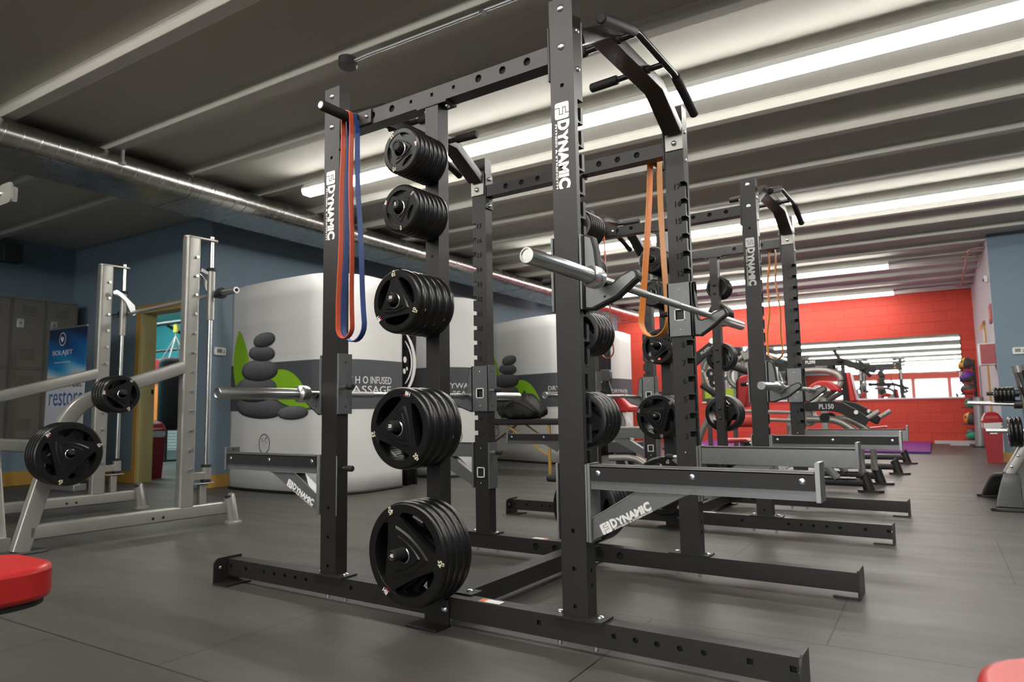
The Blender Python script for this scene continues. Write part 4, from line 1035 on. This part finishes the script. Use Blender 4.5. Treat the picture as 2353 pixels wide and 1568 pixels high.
# ------------------------------------------------------------------ smith machine at the left
SR = math.radians(-3.9)
sm = thing('smith_machine', 'silver smith machine with two pegged uprights and guided bar at the left', 'smith machine', (-2.293, 1.137, 0), SR)
FX = -1.5
for fx in (-.035, FX-.035):
    near = fx > -1
    mb = MB(); mb.rtube([(fx, -1.33, .12), (fx, -.03, .12)], .075, .09, 'silver', rad=.015)
    for y in (-.603, -.533): mb.cyl((fx+.034, y, .109), (fx+.0385, y, .109), .010, 'dark', 12)
    mb.build('base_rail', sm, smooth=25)
    mb = MB(); mb.tube([(fx+.03, -.04, .205), (fx+.03, -.035, .20), (fx+.035, -.005, .02)], .04, 'silver', 18, scale=[.85, 1, 1.1]); mb.cyl((fx+.03, -.0405, .203), (fx+.03, -.041, .208), .034, 'dark', 16)
    mb.lathe([(0, 0), (.062, 0), (.062, .012), (.05, .02), (0, .02)], 'silver', (fx+.036, -.003, 0), seg=20); mb.build('foot', sm)
    mb = MB(); mb.prism(rrect(.085, .11, .022, 5, fx-.005, -.365), 'z', .162, 2.145, 'silver')
    for k in range(12):
        z = 2.0-.1432*k
        if z > .4: mb.cyl((fx+.037, -.348, z), (fx+.06, -.348, z), .0105, 'zinc', 14); mb.cyl((fx-.05, -.365, z), (fx-.06, -.365, z), .01, 'zinc', 10)
    mb.build('upright', sm, smooth=30)
    mb = MB(); mb.prism(rrect(.075, .26, .035, 5, fx-.003, -.295), 'z', 2.145, 2.163, 'silver'); mb.build('top_plate', sm, bevel=.004)
    mb = MB(); mb.cyl((fx+.005, -.212, .42), (fx+.005, -.212, 2.185), .0165, 'chrome', 20); mb.build('guide_rod', sm)
    mb = MB(); mb.prism([(-.31, .45), (-.18, .45) if not near else (-.31, .45), (-.18, .43), (-.18, .345), (-.30, .345)] if False else [(-.318, .40), (-.185, .40), (-.185, .345), (-.318, .345)], 'x', fx-.03, fx+.03, 'silver')
    mb.cyl((fx+.005, -.212, .335), (fx+.005, -.212, .44), .034, 'silver', 20)
    for z in (.432, .325): mb.cyl((fx+.005, -.212, z), (fx+.005, -.212, z+.022), .036, 'grip', 20)
    mb.box(fx-.035, fx+.045, -.315, -.165, .312, .322, 'silver'); mb.box(fx-.022, fx+.028, -.265, -.215, .16, .315, 'silver'); mb.build('rod_base', sm, bevel=.004)
    mb = MB(); mb.cyl((fx+.005, -.212, 1.54), (fx+.005, -.212, 1.925), .0285, 'silver', 20); mb.cyl((fx+.005, -.212, 1.915), (fx+.005, -.212, 1.94), .034, 'grip', 20)
    mb.prism([(-.30, 1.905), (-.235, 1.885), (-.235, 1.905), (-.29, 1.93)], 'x', fx+.0, fx+.012, 'silver'); mb.build('carriage', sm)
    mb = MB()
    if near: pts = smooth_path([(fx, -.40, 1.175), (fx, -.92, .985)], .1)
    else: pts = [(fx, -.40, 1.195), (fx, -1.75, .80)]
    mb.rtube(pts, .07, .092, 'silver', rad=.012)
    if not near: mb.cyl((fx+.03, -1.1, .97), (fx+.045, -1.1, .97), .012, 'zinc', 12)
    mb.build('brace_arm', sm, smooth=25)
    mb = MB(); pts = [(fx, -1.40, .012), (fx, -1.34, .93)] if not near else smooth_path([(fx, -1.375, .012), (fx, -1.275, .42), (fx, -1.14, .90), (fx, -.86, .985), (fx, -.80, 1.01)], .26, 10)
    mb.rtube(pts, .075, .098, 'silver', rad=.014, up=(0, 1, .2)); mb.build('storage_leg', sm, smooth=25)
    mb = MB(); mb.prism(rrect(.15, .26, .06, 5, fx, -1.36), 'z', 0, .014, 'darkgrey'); mb.build('floor_pad', sm, bevel=.004)
mb = MB(); mb.rtube([(FX-.04, -1.20, .63), (-.035, -1.20, .63)], .085, .085, 'silver', rad=.015); mb.build('cross_tube', sm)
BZ = 1.745
mb = MB(); mb.cyl((-1.72, -.165, BZ), (.02, -.165, BZ), .0145, 'barsteel', 18)
for a, b in ((-1.35, -1.12), (-.88, -.66), (-.45, -.2)): mb.cyl((a, -.165, BZ), (b, -.165, BZ), .0155, 'barsteel', 18)
bar = mb.build('lifting_bar', sm)
for s, x in ((1, .0), (-1, -1.60)):
    mb = MB(); mb.tube([(x, -.165, BZ), (x+s*.245, -.165, BZ), (x+s*.25, -.165, BZ)], .0245, 'chrome', 20); mb.cyl((x+s*.2505, -.165, BZ), (x+s*.252, -.165, BZ), .013, 'dark', 14); mb.build('sleeve', bar)
    mb = MB(); mb.cyl((x-s*.04, -.165, BZ), (x+s*.0, -.165, BZ), .03, 'darkgrey', 20); mb.cyl((x+s*.03, -.165, BZ), (x+s*.05, -.165, BZ), .043, 'grip', 20); mb.build('collar', bar)
    xx = -.10 if s > 0 else -1.42
    mb = MB(); mb.prism([(-.15, BZ-.02), (-.16, BZ+.06), (-.27, BZ+.16), (-.315, BZ+.185), (-.345, BZ+.17), (-.345, BZ+.14), (-.315, BZ+.145), (-.245, BZ+.09), (-.19, BZ-.02), (-.17, BZ-.035)], 'x', xx-.006, xx+.006, 'chrome'); mb.build('hook', bar, bevel=.002)
def horn(y, z, l): mb = MB(); mb.tube([(.0, y, z), (l, y, z), (l+.005, y, z)], .0165, 'grip', 18, scale=[1, 1, .8]); mb.cyl((-.02, y, z), (.008, y, z), .04, 'darkgrey', 20); mb.build('plate_horn', sm)
HORN = [('45', -1.20, .605, 4, 'lower horn, silver smith machine', 'large 45 pound plate', 100), ('10', -.915, .975, 4, 'upper horn, silver smith machine', '10 pound plate', 60)]
for kind, y, z, n, where, nm, spin in HORN:
    R, t = SPEC[kind]; l = .012+n*(t+.001)
    horn(y, z, l+.04)
    for i in range(n):
        x = .010+(n-1-i)*(t+.001)
        p = Matrix.Translation(sm.location) @ RZ(SR) @ Vector((x, y, z-.009))
        plate(kind, p, SR+PI/2, spin+i*70, '%s, %s on %s' % (nm, ORD[i] if i < n-1 else 'innermost', where), 'plates on the %s' % where)

# ------------------------------------------------------------------ benches and frame at the edges
def bench(x, y0, y1, w, label, z=.45, rz=0.):
    o = rthing('workout_bench', label, 'bench', (x, (y0+y1)/2, 0), rz, None); L = (y1-y0)/2
    mb = MB(); mb.prism(rrect(w, 2*L, w*.33, 8), 'z', z-.085, z, 'padred'); mb.build('pad', o, bevel=.014)
    mb = MB(); mb.prism(rrect(w*.92, 2*L-.03, w*.3, 8), 'z', z-.098, z-.085, 'blackfab'); mb.build('pad_board', o)
    mb = MB(); mb.rtube([(0, -L+.1, z-.13), (0, L-.55, z-.13)], .06, .06, 'silver'); mb.build('beam', o)
    for s in (-L+.2, L-.75):
        mb = MB(); mb.rtube([(0, s, .05), (0, s, z-.14)], .06, .06, 'silver', up=(0, 1, 0)); mb.rtube([(-.24, s, .03), (.24, s, .03)], .06, .06, 'silver'); mb.build('leg', o)
    return o
bench(.283, -2.75, -1.262, .305, 'red padded bench end in the lower left corner, before the silver smith machine')
b = bench(2.60, -2.3, -.897, .42, 'pale lit red bench pad in the lower right corner of the floor')
o = rthing('cable_machine', 'silver machine frame cut off at the left edge, with slanted leg and high arm', 'cable machine', (-2.9, -.2, 0))
mb = MB(); mb.rtube([(.225, .04, 0.0), (-.28, .0, 2.2)], .07, .09, 'silver', rad=.015, up=(0, 1, 0)); mb.build('slanted_leg', o)
mb = MB(); mb.rtube([(-.6, -.1, 2.2), (.50, -.1, 2.2)], .06, .095, 'silver', rad=.012); mb.bolt((.44, -.135, 2.20), (0, -1, 0), .018, .014); mb.prism(rrect(.16, .13, .03, 4, .50, 2.19), 'y', -.14, -.128, 'silver'); mb.build('top_arm', o)
mb = MB(); mb.rtube([(-.6, -.1, 0), (-.6, -.1, 2.25)], .08, .08, 'silver', up=(0, 1, 0)); mb.build('post', o)
mb = MB(); mb.rtube([(-.65, 0, .04), (.3, .04, .04)], .08, .08, 'silver'); mb.build('base_rail', o)

# ------------------------------------------------------------------ massage table, bag and bench behind the racks
o = rthing('massage_table', 'dark padded massage table with pale wooden legs before the pebble screens', 'massage table', (-2.35, 5.75, 0))
mb = MB(); mb.prism(rrect(2.0, .62, .10, 5), 'z', .62, .695, 'blackfab'); mb.build('top', o, bevel=.02)
for x, s in ((-.86, 1), (.53, -1)):
    for y in (-.26, .26):
        mb = MB(); mb.rtube([(x+(.75 if s < 0 else -.0)*0, y, .0), (x, y, .62)], .03, .035, 'wood', up=(0, 1, 0), rad=.006); mb.build('leg', o)
for y in (-.24, .24):
    mb = MB(); mb.rtube([(.53, y, .22), (-.10, y, .61)], .022, .026, 'wood', up=(0, 1, 0), rad=.005); mb.rtube([(-.86, y, .22), (-.25, y, .61)], .022, .026, 'wood', up=(0, 1, 0), rad=.005); mb.build('brace', o)
mb = MB(); mb.tube(smooth_path([(-.3, -.30, .62), (-.32, -.31, .52), (-.22, -.31, .46), (-.18, -.31, .56), (-.25, -.31, .60)], .05), .005, 'blackfab', 6); mb.build('strap', o)
o = rthing('duffel_bag', 'slouched shiny black bag lying on the massage table', 'bag', (-2.30, 5.65, .695))
mb = MB(); vs = []; nu, nv = 36, 16
for j in range(nv+1):
    v = j/nv
    for i in range(nu):
        a = 2*PI*i/nu; ph = PI*v-PI/2; c = math.cos(ph)**.55; x = .37*c*math.cos(a); y = .2*c*math.sin(a)
        z = .12+.12*math.sin(ph); hh = 1+.9*math.exp(-((x-.06)/.15)**2)*(v > .45)*.9
        w_ = .022*math.sin(9*a+5*v)+.018*math.sin(14*x*3+y*20)+.012*math.sin(23*a)
        vs.append((x*(1+w_), y*(1+w_), max(0., z*hh*.78+(w_*.9 if v > .3 else 0))))
mb._add(vs, [(j*nu+i, j*nu+(i+1) % nu, (j+1)*nu+(i+1) % nu, (j+1)*nu+i) for j in range(nv) for i in range(nu)], 'blackfab'); mb.build('body', o, smooth=50)
mb = MB(); mb.tube(smooth_path([(-.2, -.16, .12), (-.05, -.20, .24), (.12, -.2, .20), (.25, -.15, .1)], .1), .012, 'blackfab', 8); mb.build('strap', o)
o = rthing('preacher_bench', 'red sloping pad on a bench with black headrest, before the red wall corner', 'bench', (-1.20, 6.4, 0))
mb = MB(); mb.prism([(-.16, 1.00), (.02, 1.0), (.16, .83), (.16, .76), (-.16, .78)], 'y', -.15, .20, 'padred'); mb.build('arm_pad', o, bevel=.02)
mb = MB(); mb.prism(rrect(.16, .15, .04, 5, -.05, 1.24), 'y', -.43, -.36, 'darkgrey'); mb.rtube([(-.05, -.36, 1.2), (.0, -.3, .9), (.0, -.2, .4)], .04, .04, 'black', up=(0, 1, 0)); mb.build('headrest', o, bevel=.01)
mb = MB(); mb.rtube([(0, 0, .05), (0, 0, .8)], .07, .07, 'silver', up=(0, 1, 0)); mb.rtube([(-.45, 0, .04), (.45, 0, .04)], .07, .07, 'black'); mb.rtube([(0, -.45, .04), (0, .4, .04)], .07, .07, 'black'); mb.build('frame', o)
mb = MB()
for k in range(3): mb.tube(smooth_path([(.05+.02*k, -.1, .76), (.12+.02*k, -.16, .66), (.17+.02*k, -.16, .50)], .05), .008, 'white', 6)
mb.tube([(-.1, -.16, .56), (.40, -.16, .56)], .02, 'silver', 10); mb.build('cable_bundle', o)
o = rthing('rowing_machine', 'low silver curved tube frame with dark unit between the racks', 'rowing machine', (-.55, 5.0, 0))
mb = MB(); mb.tube(smooth_path([(-.24, 0, .262), (.02, 0, .27), (.14, 0, .235), (.22, 0, .15), (.25, 0, .04)], .09), .036, 'silver', 14); mb.cyl((-.245, 0, .262), (-.25, 0, .262), .012, 'lime', 10); mb.build('tube', o)
mb = MB(); mb.box(-.28, .08, .05, .25, .32, .44, 'darkgrey'); fit(mb, 'IE', -.02, .05, .385, .415, T(0, .05, 0) @ FRONT, 'white'); mb.box(-.2, .0, .08, .2, .0, .32, 'darkgrey'); mb.build('unit', o, bevel=.01)
mb = MB(); mb.tube([(-.05, 0, .26), (.02, 0, .0)], .02, 'silver', 10); mb.tube([(.02, .14, .26), (-.05, .14, .0)], .02, 'silver', 10); mb.build('leg', o)

# ------------------------------------------------------------------ plate loaded machines behind the racks
def sides(f, ys):
    for y in ys: f(y)
def foot_rail(o, x0, x1, y, bracket=True):
    mb = MB(); mb.rtube([(x0, y, .085), (x1-.03, y, .085)], .075, .07, 'black', rad=.02); mb.build('floor_rail', o)
    mb = MB(); mb.tube([(x1-.045, y, .17), (x1-.04, y, .165), (x1, y, .01)], .045, 'black', 16, scale=[.85, 1, 1.1]); mb.prism(rrect(.22, .12, .05, 5, x1+.01, y), 'z', 0, .022, 'black'); mb.build('foot', o)
o = rthing('leg_press_machine', 'leg press with two black curved arms lettered PL150 behind the far rack', 'leg press', (1.3, 5.45, 0), 0, None)
R_ = lambda pts: [(x-1.3, y-5.45, z) for x, y, z in pts]
for y, f in ((5.07, 1.79), (5.81, 1.84)):
    mb = None; foot_rail(o, -1.0, f-1.3, y-5.45)
    mb = MB(); mb.rtube(R_([(1.20, y, .52), (1.52, y, .12)]), .06, .11, 'steel', rad=.01, up=(0, 1, 0)); mb.prism(rrect(.36, .10, .02, 3, 1.50-1.3, y-5.45), 'z', .12, .128, 'steel')
    for x in (1.38, 1.62): mb.bolt((x-1.3, y-5.45-.03, .128), (0, 0, 1), .012, .01)
    mb.build('strut', o)
for y, dx in ((5.28, 0.), (5.72, .075)):
    top = [(1.20+dx, .84), (1.50+dx, .853), (1.60+dx, .83), (1.72+dx, .755), (1.815+dx, .675)]; bot = [(1.775+dx, .605), (1.66+dx, .672), (1.56+dx, .735), (1.46+dx, .755), (1.25+dx, .757), (1.21+dx, .79)]
    mb = MB(); mb.prism([(x-1.3, z) for x, z in top+bot], 'y', y-.045-5.45, y+.045-5.45, 'liner')
    if dx == 0: fit(mb, 'PL150', 1.375-1.3, 1.51-1.3, .775, .825, T(0, y-.0455-5.45, 0) @ FRONT, 'white', .02)
    mb.cyl((1.705+dx-1.3, y-.06-5.45, .738), (1.705+dx-1.3, y+.06-5.45, .738), .022, 'chrome', 16); mb.build('lever_arm', o, bevel=.012)
    mb = MB(); mb.tube(R_([(1.80+dx, y-.05, .68), (1.90+dx, y-.02, .745)]), .022, 'silver', 14); mb.build('handle', o)
    mb = MB(); mb.tube(R_(smooth_path([(1.25, y, .675), (1.52+dx, y, .672), (1.66+dx, y, .575), (1.72+dx, y, .50), (1.72+dx, y, .15)], .1)), .035, 'silver', 14); mb.build('frame_tube', o)
mb = MB(); mb.prism([(-.14, .84), (-.02, .80), (.02, .66), (-.04, .60), (-.14, .62)], 'y', -.12, .16, 'silver'); mb.build('pivot_plate', o, bevel=.01)
mb = MB(); mb.cyl((.12, -.215, .69), (.12, -.12, .69), .045, 'grip', 14); mb.build('bumper', o); mb = MB(); mb.cyl((.12, .23, .69), (.12, .32, .69), .045, 'grip', 14); mb.build('bumper', o)
mb = MB(); mb.prism([(.40, .565), (.62, .59), (.63, .55), (.42, .52)], 'y', .35, .62, 'padred'); mb.build('seat', o, bevel=.012)
mb = MB(); mb.rtube(R_([(.55, 5.45, .40), (1.25, 5.45, .45)]), .1, .08, 'steel'); mb.tube(R_([(.30, 5.2, .78), (1.2, 5.2, .74)]), .018, 'silver', 10); mb.tube(R_([(.30, 5.2, .70), (1.2, 5.2, .66)]), .018, 'silver', 10); mb.rtube(R_([(.9, 5.45, .12), (1.2, 5.45, .75)]), .08, .08, 'silver', up=(0, 1, 0)); mb.build('frame', o)
mb = MB(); mb.cyl(R_([(.55, 5.02, .665)])[0], R_([(.80, 5.0, .665)])[0], .06, 'ballred', 20); mb.cyl(R_([(.79, 5.0, .665)])[0], R_([(.83, 4.985, .665)])[0], .045, 'zinc', 18); mb.build('roller_pad', o)
mb = MB(); mb.prism([(.36, .47), (.66, .475), (.70, .45), (.36, .42)], 'y', 5.2, 5.55, 'padred', T(-1.3, -5.45, 0)); mb.build('leg_pad', o, bevel=.012)

o = rthing('chest_press_machine', 'press machine with long black lever lettered PL090 and bent silver frame', 'chest press', (1.2, 7.6, 0))
R_ = lambda pts: [(x-1.2, y-7.6, z) for x, y, z in pts]
foot_rail(o, -.9, .75, -.6); foot_rail(o, -.9, .79, 1.02)
mb = MB(); mb.prism([(x-1.2, z) for x, z in [(.78, 1.42), (1.36, 1.413), (1.45, 1.38), (1.62, 1.315), (1.76, 1.26), (1.73, 1.205), (1.55, 1.25), (1.40, 1.315), (.78, 1.335)]], 'y', -.05, .05, 'liner'); fit(mb, 'PL090', .935-1.2, 1.055-1.2, 1.355, 1.40, T(0, -.0505, 0) @ FRONT, 'white', .02)
mb.cyl((-.44, -.07, 1.38), (-.44, .07, 1.38), .055, 'grip', 18); mb.build('lever', o, bevel=.01)
for p in ([(1.29, 7.55, 1.515), (1.36, 7.5, 1.38), (1.36, 7.6, 1.36)], [(1.60, 7.5, 1.335), (1.63, 7.42, 1.25), (1.70, 7.4, 1.16)]):
    mb = MB(); mb.tube(R_(p), .022, 'grip', 12); mb.ball(R_([p[1]])[0], .035, 'grip', 14); mb.build('handle', o)
mb = MB(); mb.box(.155, .195, -.03, .03, .05, 1.34, 'black'); mb.build('post', o)
mb = MB(); mb.tube(R_(smooth_path([(.86, 7.5, 1.262), (1.16, 7.5, 1.268), (1.34, 7.5, 1.20), (1.36, 7.5, 1.06), (1.05, 7.5, .86), (.7, 7.5, .68), (.7, 7.5, .1)], .13, 8)), .038, 'silver', 16); mb.tube(R_(smooth_path([(1.38, 7.75, 1.0), (1.1, 7.75, .84), (.75, 7.75, .66), (.75, 7.75, .1)], .1)), .034, 'silver', 14); mb.build('frame_tube', o)
mb = MB(); mb.prism([(.21, 1.225), (.255, 1.225), (.315, .85), (.225, .84)], 'y', -.08, .30, 'padred'); mb.build('back_pad', o, bevel=.02)
mb = MB(); mb.prism([(.185, 1.22), (.21, 1.225), (.225, .84), (.195, .84)], 'y', -.07, .29, 'blackfab'); mb.build('pad_board', o)
mb = MB(); mb.prism([(-.02+.2*math.cos(a), .92+.20*math.sin(a)) for a in [.25+2.4*i/14 for i in range(15)]], 'y', -.5, -.1, 'padred'); mb.build('seat_pad', o, bevel=.02)
mb = MB(); mb.rtube([(-.04, -.3, .1), (-.04, -.3, .9)], .08, .08, 'silver', up=(0, 1, 0)); mb.build('seat_post', o)
mb = MB(); mb.box(-.15, .0, -.04, .04, 1.31, 1.34, 'silver'); mb.cyl((.04, 0, 1.275), (.04, 0, 1.335), .05, 'grip', 14); mb.build('stop', o)

o = rthing('row_machine', 'plate loaded machine with black arm lettered PL070 and red pads', 'row machine', (.2, 6.2, 0))
R_ = lambda pts: [(x-.2, y-6.2, z) for x, y, z in pts]
mb = MB(); mb.prism([(x-.2, z) for x, z in [(-.26, 1.38), (.10, 1.63), (.135, 1.555), (-.05, 1.38), (-.2, 1.26)]], 'y', -.04, .04, 'liner'); fit(mb, 'PL070', -.065, .065, -.017, .017, T(-.19, -.0405, 1.50) @ FRONT @ RZ(math.radians(35)), 'white', .02); mb.cyl((-.10, -.06, 1.61), (-.10, .06, 1.61), .035, 'chrome', 16); mb.build('lever', o, bevel=.01)
mb = MB(); mb.tube(R_(smooth_path([(.10, 6.2, 1.46), (-.04, 6.2, 1.30), (.0, 6.2, 1.12), (.12, 6.2, .9), (-.12, 6.2, .45), (-.2, 6.2, .05)], .12)), .035, 'silver', 14)
mb.tube(R_(smooth_path([(.34, 6.2, 1.29), (.27, 6.2, 1.24), (.27, 6.2, 1.10), (.42, 6.2, 1.0), (.55, 6.2, .93), (.6, 6.2, .1)], .08)), .03, 'silver', 14); mb.tube(R_([(.34, 6.2, 1.34), (.50, 6.2, 1.44)]), .025, 'silver', 12); mb.tube(R_([(.42, 6.25, 1.43), (.44, 6.25, 1.0)]), .025, 'silver', 12); mb.build('frame_tube', o)
mb = MB(); mb.prism([(.22, 1.46), (.34, 1.53), (.40, 1.40), (.26, 1.35)], 'y', -.03, .03, 'silver'); mb.cyl((.28, -.05, 1.48), (.28, .05, 1.48), .03, 'zinc', 14); mb.build('pivot_plate', o, bevel=.01)
mb = MB(); mb.tube(R_([(.33, 6.15, 1.29), (.60, 6.15, 1.18)]), .04, 'liner', 14); mb.tube(R_([(-.05, 6.15, 1.08), (.3, 6.15, .82)]), .035, 'liner', 14); mb.build('arm', o)
mb = MB(); mb.prism([(.20, 1.14), (.235, 1.17), (.34, 1.19), (.28, .80), (.17, .80)], 'y', -.12, .12, 'padred'); mb.build('chest_pad', o, bevel=.02)
mb = MB(); mb.prism([(.17, 1.10), (.20, 1.16), (.20, .84), (.16, .84)], 'y', -.1, .1, 'blackfab'); mb.build('pad_board', o)
mb = MB(); mb.cyl((-.02, -.55, 1.14), (.2, -.62, 1.135), .026, 'chrome', 16); mb.cyl((-.04, -.3, 1.14), (-.02, -.56, 1.14), .018, 'chrome', 10); mb.cyl((-.05, -.3, 1.14), (-.05, 0, 1.14), .03, 'silver', 10); mb.build('weight_horn', o)
for s, z in ((0, 1.19), (1, 1.09)):
    mb = MB(); mb.lathe([(.02, 0), (.055, .0), (.06, .012), (.055, .025), (.02, .025)], 'blackfab', (.02+.03*s, -.6, z), 'y', 20); mb.build('collar_disc', o)
mb = MB(); mb.rtube([(-.6, 0, .04), (.5, 0, .04)], .08, .08, 'black'); mb.rtube([(-.2, -.4, .04), (-.2, .4, .04)], .08, .08, 'black'); mb.build('base_rail', o)
mb = MB(); mb.box(-1.0, -.55, 2.6, 2.7, .95, 1.1, 'lime'); mb.box(-1.0, -.5, 2.55, 2.75, .9, .95, 'darkgrey'); mb.box(-.98, -.93, 2.6, 2.7, 0, .9, 'darkgrey'); mb.box(-.57, -.52, 2.6, 2.7, 0, .9, 'darkgrey'); ob = mb.build('towel_stand', off=(-.75, 2.65, 0)); ob.location = rp(-.62, 9.2, 0); ob.rotation_euler.z = TH; tag(ob, 'lime green towel on a dark stand behind the machines', 'towel stand')

# ------------------------------------------------------------------ ball rack, roller, right hand plate stand
o = rthing('medicine_ball_rack', 'dark medicine ball rack with pairs of prongs before the red wall', 'ball rack', (3.0, 13.4, 0))
mb = MB(); mb.rtube([(.035, .12, .02), (.03, .18, 1.62)], .05, .05, 'darkgrey', up=(0, 1, 0)); mb.build('post', o)
mb = MB(); mb.box(-.14, .07, -.16, .25, 0, .02, 'black'); mb.box(-.45, -.14, .0, .2, 0, .035, 'palewall'); mb.build('base', o)
BALLS = [(1.56, 'yellow', 'yellow and black medicine ball on the top prongs', .105), (1.30, 'purple', 'purple and grey medicine ball, second from the top of the rack', .105), (1.07, 'ballred', 'red and dark grey medicine ball, third from the top', .105), (.81, 'green', 'green and grey medicine ball above the orange one', .10), (.51, 'bandorange', 'orange and black medicine ball, second from the bottom', .12), (.22, 'green', 'green and dark grey medicine ball on the lowest prongs', .11)]
for i, (z, m, l, r) in enumerate(BALLS):
    mb = MB()
    for dy in (-.055, .055): mb.tube([(.03, .15, z-r*.93-.012), (.0, dy, z-r*.93-.012), (-.22, dy, z-r*.93+.005)], .008, 'darkgrey', 8)
    mb.build('prong', o)
    b = rthing('medicine_ball', l, 'medicine ball', (2.915+.005*i % .02, 13.4, z), 0, 'medicine balls on the rack')
    mb = MB(); n = 16; pr = [(r*math.sin(PI*k/n), -r*math.cos(PI*k/n)) for k in range(n+1)]
    cut = 9 if i % 2 == 0 else 7
    ang = (.9, .35, PI+.15, .2 + PI, .9, PI+.2)[i]
    mats = [('ballblack' if k < cut else m) for k in range(n)]
    mb.lathe(pr, m, seg=28, mats=mats, X=RZ(-.35) @ RY(-ang if i not in (0, 4) else -PI/2+.2)); mb.build('shell', b, smooth=80)
    mb = MB(); mb.lathe([(.0, r*1.0), (r*.25, r*.985), (r*.28, r*.96)], 'ballblack' if m != 'ballblack' else 'yellow', seg=16, X=RZ(-.9) @ RX(1.3)); mb.build('emblem', b)
o = rthing('foam_roller', 'tall grey foam roller leaning beside the ball rack', 'foam roller', (3.035, 12.85, 0), 0)
mb = MB(); mb.tube([(-.03, 0, .0), (-.03, 0, .01), (-.005, .0, .90), (-.005, .0, .91)], .078, 'conduit', 24, scale=[.97, 1, 1, .97]); mb.build('body', o)
mb = MB(); mb.prism(rrect(.22, .22, .05, 4, -.035, 0), 'z', 0, .03, 'black'); mb.build('base', o)

o = rthing('plate_tree', 'silver plate stand with curved dark feet cut off at the right edge', 'plate stand', (2.85, 4.65, 0))
for y0, y1, dx in ((-.12, -.44, .0), (.12, .47, -.05)):
    mb = MB(); s = 1 if y1 > 0 else -1
    pts = smooth_path([(.0+dx*.2, s*.01, .235), (-.02+dx, s*.20, .215), (-.045+dx, s*.33, .10), (-.06+dx, y1, .015)], .15, 8)
    mb.sweep(pts, rrect(.17, .045, .015, 3), 'darkgrey', up=(0, 0, 1), scale=[.62+.38*(i/(len(pts)-1)) for i in range(len(pts))]); mb.build('curved_foot', o, smooth=60)
    mb = MB(); mb.prism(rrect(.24, .10, .04, 4, -.06+dx, y1), 'z', 0, .025, 'black'); mb.build('foot_pad', o, bevel=.005)
mb = MB(); mb.rtube([(-.02, 0, .24), (.14, -.0, .52), (.30, 0, .80)], .08, .08, 'silver', up=(0, 1, 0), rad=.015)
for k in range(4): mb.bolt((.0+.05*k, -.042, .30+.088*k), (0, -1, 0), .012, .012)
mb.build('mast', o)
mb = MB(); mb.tube([(.20, -.05, .45), (.14, -.05, .62), (.12, -.05, .92)], .03, 'silver', 14); mb.tube([(.18, -.05, .55), (.125, -.05, .95), (.105, -.05, 1.06)], .038, 'black', 14); mb.tube([(.115, -.05, .93), (.10, -.05, 1.05)], .034, 'chrome', 16); mb.tube([(.10, -.05, 1.05), (.093, -.05, 1.105)], .040, 'silver', 16); mb.build('post', o)
PEGS = [(-.075, .885, 5, .0255, '5', 'upper'), (.0, .585, 3, .036, '10', 'lower')]
for x, z, n, t, kind, nm in PEGS:
    mb = MB(); mb.cyl((x-.05 if nm == 'upper' else x-.15, -.05, z), (.13 if nm == 'upper' else .16, -.05, z), .016, 'chrome' if nm == 'lower' else 'black', 16); mb.cyl((.05, -.05, z), (.09, -.05, z), .03, 'black', 16); mb.build('plate_peg', o)
mb = MB(); mb.cyl((-.26, -.05, .812), (.10, -.05, .795), .017, 'chrome', 16); mb.cyl((.05, -.05, .797), (.10, -.05, .795), .035, 'black', 16); mb.build('plate_peg', o)
for x, z, n, t, kind, nm in PEGS:
    for i in range(n):
        lx = x+.028+i*(t+.001) if nm == 'upper' else x+.028+i*.029
        p = Vector(rp(2.85+lx, 4.60, z-.009)); sc = .69 if nm == 'upper' else .98
        ob = plate(kind, p, TH-PI/2, 40*i, '%s black plate, %s on the %s peg at the right edge' % ('small' if nm == 'upper' else 'large', (ORD[i] if i < n-1 else 'innermost'), nm), 'plates on the right hand stand %s peg' % nm)
        ob.scale = (sc, 1 if nm == 'upper' else .66, sc)

# ================================================================== light, sky, camera
w = bpy.data.worlds.new('World'); S.world = w; w.use_nodes = True
bg = w.node_tree.nodes['Background']; bg.inputs['Color'].default_value = (.75, .87, 1, 1); bg.inputs['Strength'].default_value = .4
cam = bpy.data.cameras.new('Camera'); co = bpy.data.objects.new('Camera', cam); COL.objects.link(co); S.camera = co
cam.sensor_width = 36; cam.lens = 1576.15*36/2353; cam.clip_end = 100; cam.clip_start = .02
r_ = Vector((0.831794, 0.554827, -0.016896)); u_ = Vector((0.069228, -0.073490, 0.994890)); f_ = Vector((-0.550751, 0.828713, 0.099538))
Mx = Matrix(((r_.x, u_.x, -f_.x, 0), (r_.y, u_.y, -f_.y, 0), (r_.z, u_.z, -f_.z, 0), (0, 0, 0, 1)))
co.matrix_world = Matrix.Translation(Vector((2.446999, -2.117769, 0.821697))) @ Mx
cam.dof.use_dof = True; cam.dof.focus_distance = 2.9; cam.dof.aperture_fstop = 4.0
S.view_settings.view_transform = 'Standard'; S.view_settings.look = 'None'; S.view_settings.gamma = 1
S.view_settings.exposure = 1.4
try: S.view_settings.use_curve_mapping = False
except Exception: pass
cy = S.cycles
cy.use_denoising = True; cy.max_bounces = 7; cy.diffuse_bounces = 4; cy.glossy_bounces = 4; cy.transmission_bounces = 2; cy.sample_clamp_indirect = 6.; cy.caustics_reflective = False; cy.caustics_refractive = False
try: cy.denoiser = 'OPENIMAGEDENOISE'
except Exception: pass
